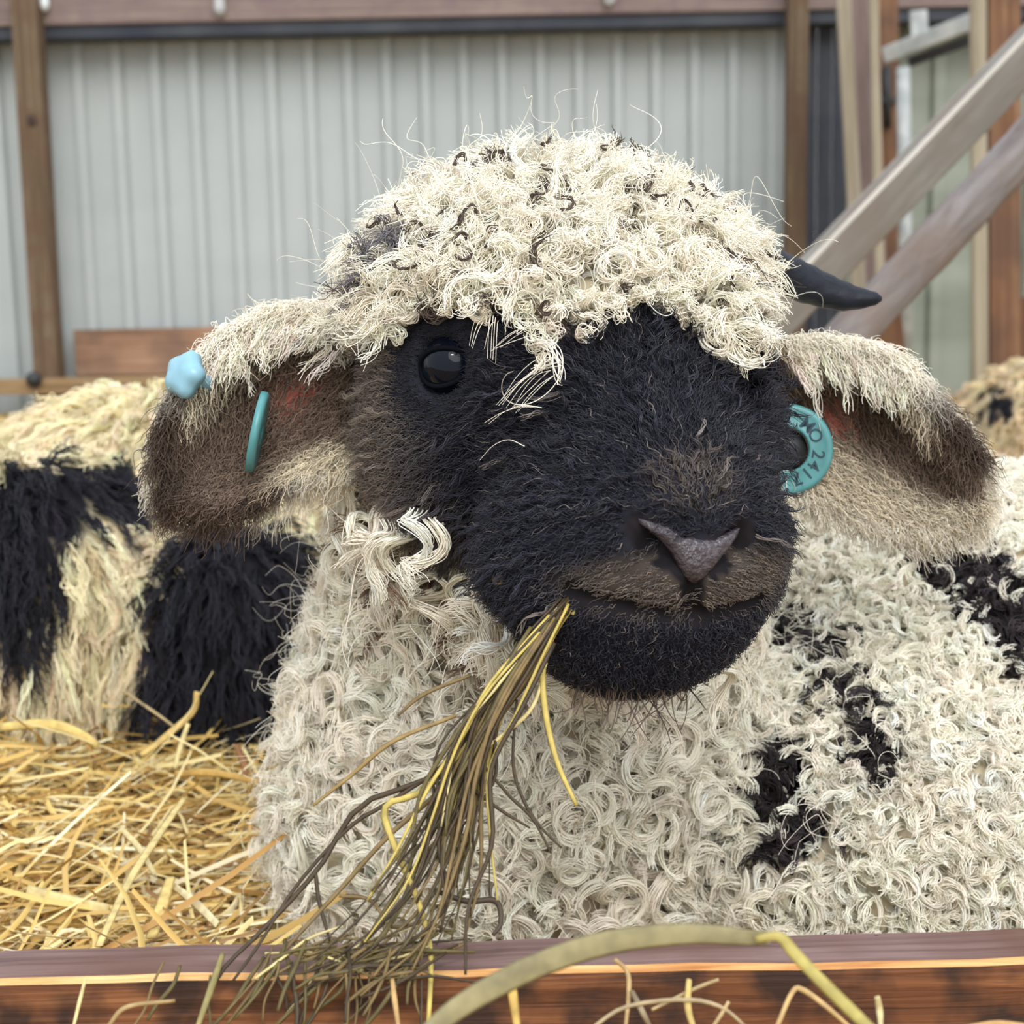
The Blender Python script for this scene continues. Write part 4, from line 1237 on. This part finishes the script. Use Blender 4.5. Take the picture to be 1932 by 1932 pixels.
# ------------------------------------------------------------------ hay in the mouth
DARK, MID, OLIVE, YEL, PALE = srgb(68, 55, 37), srgb(120, 100, 62), srgb(96, 85, 48), srgb(196, 176, 96), srgb(218, 202, 142)
hay = empty('hay_wisp', P(830, 1770, .572), 'wisp of brown and yellow hay hanging from the black mouth', 'hay')
def hy(v): return float(np.interp(v, [1090, 1180, 1300, 1500, 1700, 1770, 1840, 1950], [.636, .622, .606, .588, .566, .555, .540, .522]))
def hstem(pts, w, c, taper=(0.8, 1, 0.6), parent=hay, flat=0.6, dy=0.0, n=24, name='hay_stem'):
    return stalk(name, [(u, v, hy(v) + dy) for u, v in pts], w, c, parent, flat, taper=taper, n=n)
EXPL = [
    ([(1075, 1125), (1000, 1215), (930, 1330), (820, 1460), (680, 1520), (600, 1640), (500, 1750), (420, 1830), (385, 1910)], .0013, DARK),
    ([(1060, 1140), (960, 1300), (900, 1400), (740, 1510), (660, 1560), (560, 1670), (490, 1780), (440, 1850)], .0010, DARK),
    ([(1050, 1150), (930, 1340), (850, 1470), (730, 1580), (640, 1680), (540, 1790), (430, 1930)], .0012, MID),
    ([(595, 1645), (602, 1700), (622, 1775)], .0010, DARK),
    ([(1070, 1130), (900, 1380), (800, 1490), (728, 1520), (742, 1590), (785, 1690), (812, 1790), (808, 1940)], .0017, YEL),
    ([(1095, 1125), (1045, 1195), (1024, 1262), (1030, 1350), (1052, 1440), (1088, 1520)], .0016, YEL),
    ([(1030, 1250), (1000, 1340), (905, 1420), (850, 1465)], .0011, PALE),
    ([(900, 1430), (960, 1500), (1005, 1545), (1040, 1610)], .0008, DARK),
    ([(892, 1490), (950, 1532), (1000, 1562)], .0008, DARK),
    ([(975, 1320), (968, 1440), (988, 1510), (1020, 1560), (1060, 1600)], .0008, DARK),
    ([(885, 1275), (800, 1310), (750, 1350)], .0010, MID),
    ([(860, 1350), (740, 1400), (660, 1465), (590, 1520)], .0011, srgb(150, 126, 78)),
    ([(1098, 1118), (1082, 1096), (1056, 1102), (1066, 1122), (1092, 1124), (1080, 1160)], .0014, YEL),
    ([(820, 1680), (880, 1700), (935, 1700), (945, 1740), (930, 1765)], .0014, srgb(70, 58, 44)),
    ([(860, 1500), (800, 1600), (760, 1700), (700, 1790), (600, 1860), (520, 1935)], .0012, OLIVE),
    ([(880, 1480), (885, 1560), (860, 1640), (830, 1760)], .0010, DARK),
    ([(850, 1480), (790, 1560), (770, 1640), (700, 1760)], .0011, OLIVE),
    ([(640, 1690), (700, 1700), (740, 1760)], .0009, MID),
]
for pts, w, c in EXPL: hstem(pts, w, c)
core = [(1078, 1122), (1012, 1205), (945, 1300), (890, 1400), (862, 1500), (835, 1600), (800, 1700), (735, 1790), (640, 1860)]
rs = random.Random(4)
for k in range(64):
    s0 = rs.uniform(0, 0.12) * 8; s1 = rs.uniform(4.2, 8.0)
    side = rs.gauss(0, 1)
    pts = []
    for j in range(6):
        s = s0 + (s1 - s0) * j / 5
        i = min(int(s), 7); t = s - i
        u = core[i][0] * (1 - t) + core[i + 1][0] * t; v = core[i][1] * (1 - t) + core[i + 1][1] * t
        spread = 7 + 26 * min(1, s / 3.0) + 16 * max(0, s - 3)
        pts.append((u + side * spread * 0.55 + rs.gauss(0, 3 + s * 2.2), v + side * spread * 0.35 + rs.gauss(0, 4)))
    c = rs.choices([DARK, OLIVE, MID, YEL, PALE], [7, 5, 4, 1.6, 1])[0]
    hstem(pts, rs.uniform(.0005, .0012), c, dy=rs.uniform(-.010, .004), taper=(0.9, 1, 0.5))

# hay caught on the plank, and single stems in front
tuft = empty('hay_tuft', P(700, 1800, .565), 'tangle of olive brown hay lying over the plank top', 'hay')
def ty(v): return float(np.interp(v, [1740, 1790, 1840, 1950], [.566, .556, .542, .528]))
for k in range(84):
    if k < 52:
        u0, v0 = rs.gauss(690, 75), rs.gauss(1800, 20)
        a = rs.uniform(-0.2, 0.75); Lp = rs.uniform(60, 210)
        pts = [(u0 + math.cos(a) * Lp * t, v0 - math.sin(a) * Lp * 0.8 * t + rs.gauss(0, 6) + 30 * t * t) for t in (-0.5, -0.2, 0.1, 0.5)]
    else:
        u0, v0 = rs.gauss(590, 120), rs.uniform(1770, 1840)
        d_, h_ = rs.uniform(-20, 120), rs.uniform(90, 170); pts = [(u0 - d_ * t ** 1.3 + rs.gauss(0, 4), v0 + h_ * t) for t in (0, 0.35, 0.7, 1.0)]
    dy = -0.010 * rs.random()
    stalk('hay_stem', [(u, v, ty(v) + dy) for u, v in pts], rs.uniform(.0004, .0011), rs.choices([DARK, OLIVE, MID, PALE], [4, 5, 4, 1.4])[0], tuft, 0.6, n=14)
blade = stalk('grass_blade', [(770, 1990, .40), (860, 1905, .41), (1000, 1828, .42), (1150, 1778, .43), (1300, 1762, .435), (1400, 1768, .435), (1452, 1770, .43)], .0036, srgb(140, 130, 92), None, 0.12, (0.15, -1, 0.35), 8, (0.8, 1.15, 1.15, 0.9, 0.6), 36)
tag(blade, 'broad pale green dried grass blade arching over the plank', 'grass blade')
blade2 = stalk('grass_blade', [(1425, 1772, .43), (1470, 1768, .43), (1500, 1800, .428), (1560, 1862, .42), (1640, 1940, .41), (1700, 2000, .40)], .0022, srgb(168, 154, 84), None, 0.35, (0.15, -1, 0.35), 8, (0.5, 1, 1, 0.85), 30)
tag(blade2, 'yellow green bent grass stem slanting down before the plank', 'grass blade')
FRONT = [
    ([(160, 1850, .53), (150, 1890, .52), (138, 1940, .51)], .0009, PALE, 'pale thin hay stem hanging below the plank edge at far left'),
    ([(205, 1935, .50), (240, 1900, .50), (330, 1888, .51)], .0010, srgb(176, 150, 104), 'curved tan hay stem in the lower left front'),
    ([(963, 1830, .50), (968, 1880, .49), (976, 1940, .48)], .0020, srgb(196, 160, 84), 'short golden stub in front of the plank middle'),
    ([(1160, 1810, .50), (1184, 1835, .50), (1186, 1880, .49), (1180, 1940, .48)], .0010, srgb(190, 160, 110), 'curved tan stem rising before the plank middle'),
    ([(1192, 1870, .49), (1210, 1905, .48), (1230, 1945, .48)], .0012, srgb(150, 132, 104), 'grey tan stem leaning beside the curved tan stem'),
    ([(1110, 1945, .47), (1180, 1900, .48), (1290, 1886, .48), (1360, 1900, .48), (1410, 1940, .48)], .0009, srgb(176, 156, 120), 'long arching pale stem low in front'),
    ([(1300, 1848, .49), (1298, 1900, .48), (1310, 1945, .47)], .0014, srgb(206, 180, 110), 'upright forked straw stub right of the arching stem'),
    ([(1356, 1848, .49), (1310, 1866, .49), (1230, 1905, .48)], .0008, srgb(196, 172, 126), 'fine straw crossing the forked stub'),
    ([(1375, 1890, .48), (1360, 1915, .48), (1340, 1945, .48)], .0008, srgb(214, 190, 140), 'tiny cream twig at the lower edge'),
    ([(1465, 1940, .46), (1495, 1872, .47), (1515, 1868, .47), (1560, 1900, .46), (1610, 1945, .46)], .0011, srgb(206, 172, 116), 'kinked tan stem below the bent grass stem'),
    ([(1655, 1880, .47), (1660, 1910, .47), (1662, 1945, .46)], .0014, srgb(206, 190, 140), 'short pale upright stub at the lower right'),
    ([(1820, 1940, .47), (1880, 1932, .47), (1940, 1936, .47)], .0014, srgb(190, 150, 96), 'tan stem lying along the lower right corner'),
    ([(740, 1848, .52), (745, 1890, .51), (752, 1940, .50)], .0012, srgb(196, 160, 106), 'tan stem hanging from the hay tangle'),
    ([(420, 1800, .55), (400, 1860, .53), (372, 1940, .51)], .0016, srgb(150, 138, 88), 'olive stem crossing the plank at the left of the tangle'),
]
for pts, w, c, lab in FRONT:
    o = stalk('dry_stalk', pts, w, c, None, 0.6, n=16)
    tag(o, lab, 'hay stem', 'single hay stems before the plank')

# ------------------------------------------------------------------ the other sheep
def simple_sheep(label, body, grid, dark, n_locks, Lr, Rr, turns, S, r0, flowmix, parent_loc, cream, lift=(0.25, 0.6), base_cream=None, spread=0.006, seed=1):
    ro = empty('sheep', parent_loc, label, 'sheep', 'sheep resting in the barn')
    V, F = surface_net(body, *grid)
    dk = dark(V)
    o = mesh_obj('body', V, F, M_skin, ro)
    vcol(o, 'col', np.where(dk[:, None], BLACK * 0.8, cream * 0.75))
    if HAIR_ON:
        p, _, n = sample_n(V, F, n_locks)
        k = (facing(p, n) > -0.3) & (p[:, 2] > 0.0)
        p, n = p[k], n[k]
        base = np.where(dark(p)[:, None], BLACK * 0.9, cream)
        fl = unit(down_flow(n) * flowmix + rand_tan(n) * (1 - flowmix))
        a, b, i = locks(p, n, fl, rng.uniform(*Lr, len(p)), R=rng.uniform(*Rr, len(p)), turns=rng.uniform(*turns, len(p)), S=S, K=11, spread=spread, lift=rng.uniform(*lift, len(p)), sag=0.35, frizz=0.002, r0=r0)
        lc = tint(base, len(p), 0.12, 0.03)
        fibres('wool', a, b, tint(lc[i], len(i), 0.08, 0.02), M_wool, ro)
    return ro

b2 = Body()
c2 = P(330, 1130, 1.58)
b2.ell(c2, (0.26, 0.20, 0.25))
b2.ell(c2 + np.array([-0.25, 0.05, -0.08]), (0.30, 0.20, 0.22), None, 0.08)
b2.ell(c2 + np.array([0.20, 0.02, -0.03]), (0.20, 0.18, 0.22), None, 0.08)
b2.ell(P(170, 1200, 1.42), (0.075, 0.09, 0.17), None, 0.07)
b2.ell(P(420, 1250, 1.36), (0.11, 0.08, 0.14), None, 0.05)
b2.ell(P(40, 1120, 1.36), (0.12, 0.09, 0.14), None, 0.05)
def on2(u, v): 
    c = on_skin(u, v, 0.9, 2.2, b2, 0.01); return c if c is not None else P(u, v, 1.4)
D2 = [(on2(u, v), r) for u, v, r in ((15, 950, .065), (95, 925, .055), (185, 895, .045), (245, 872, .028), (-90, 1050, .10),
      (470, 1000, .06), (430, 1080, .075), (480, 1180, .09), (400, 1200, .065), (425, 1320, .08), (340, 1320, .05), (480, 1420, .08), (310, 1380, .035), (560, 1200, .12), (370, 1020, .035))]
def dark2(p):
    d = np.full(len(p), 9.0)
    for c, r in D2: d = np.minimum(d, np.linalg.norm(p - c, axis=1) / r)
    return d + 0.12 * wobble(p, 30, 21) < 1.0
simple_sheep('shaggy black and cream sheep lying on the straw behind the chewing sheep', b2,
             (axis_steps([(-1.15, 0.25, 0.02)]), axis_steps([(1.15, 1.95, 0.02)]), axis_steps([(-0.15, 0.46, 0.018)])), dark2, 9000,
             (0.035, 0.075), (0.003, 0.007), (0.4, 1.1), 9, 0.0008, 0.85, (-0.4, 1.55, 0), np.array(srgb(240, 226, 190)), seed=3)
b3 = Body()
c3 = P(1935, 860, 3.3)
b3.ell(c3 + np.array([0.02, 0, 0.02]), (0.20, 0.20, 0.21))
b3.ell(c3 + np.array([0.40, 0.15, -0.06]), (0.40, 0.24, 0.26), None, 0.08)
b3.ell(c3 + np.array([-0.03, 0.0, -0.14]), (0.18, 0.20, 0.24), None, 0.08)
def on3(u, v):
    c = on_skin(u, v, 2.6, 4.2, b3, 0.01); return c if c is not None else P(u, v, 3.1)
D3 = [(on3(u, v), r) for u, v, r in ((1880, 735, .024), (1885, 762, .030), (1850, 770, .020), (1900, 775, .018), (1790, 775, .030), (1815, 810, .024))]
def dark3(p):
    d = np.full(len(p), 9.0)
    for c, r in D3: d = np.minimum(d, np.linalg.norm(p - c, axis=1) / r)
    return d < 1.0
simple_sheep('cream sheep with small black spots beyond the long ear', b3,
             (axis_steps([(0.8, 2.4, 0.03)]), axis_steps([(2.9, 3.9, 0.03)]), axis_steps([(-0.2, 0.45, 0.025)])), dark3, 5000,
             (0.025, 0.05), (0.004, 0.008), (0.5, 1.1), 8, 0.0016, 0.7, (1.5, 3.4, 0), np.array(srgb(222, 204, 168)), spread=0.008)
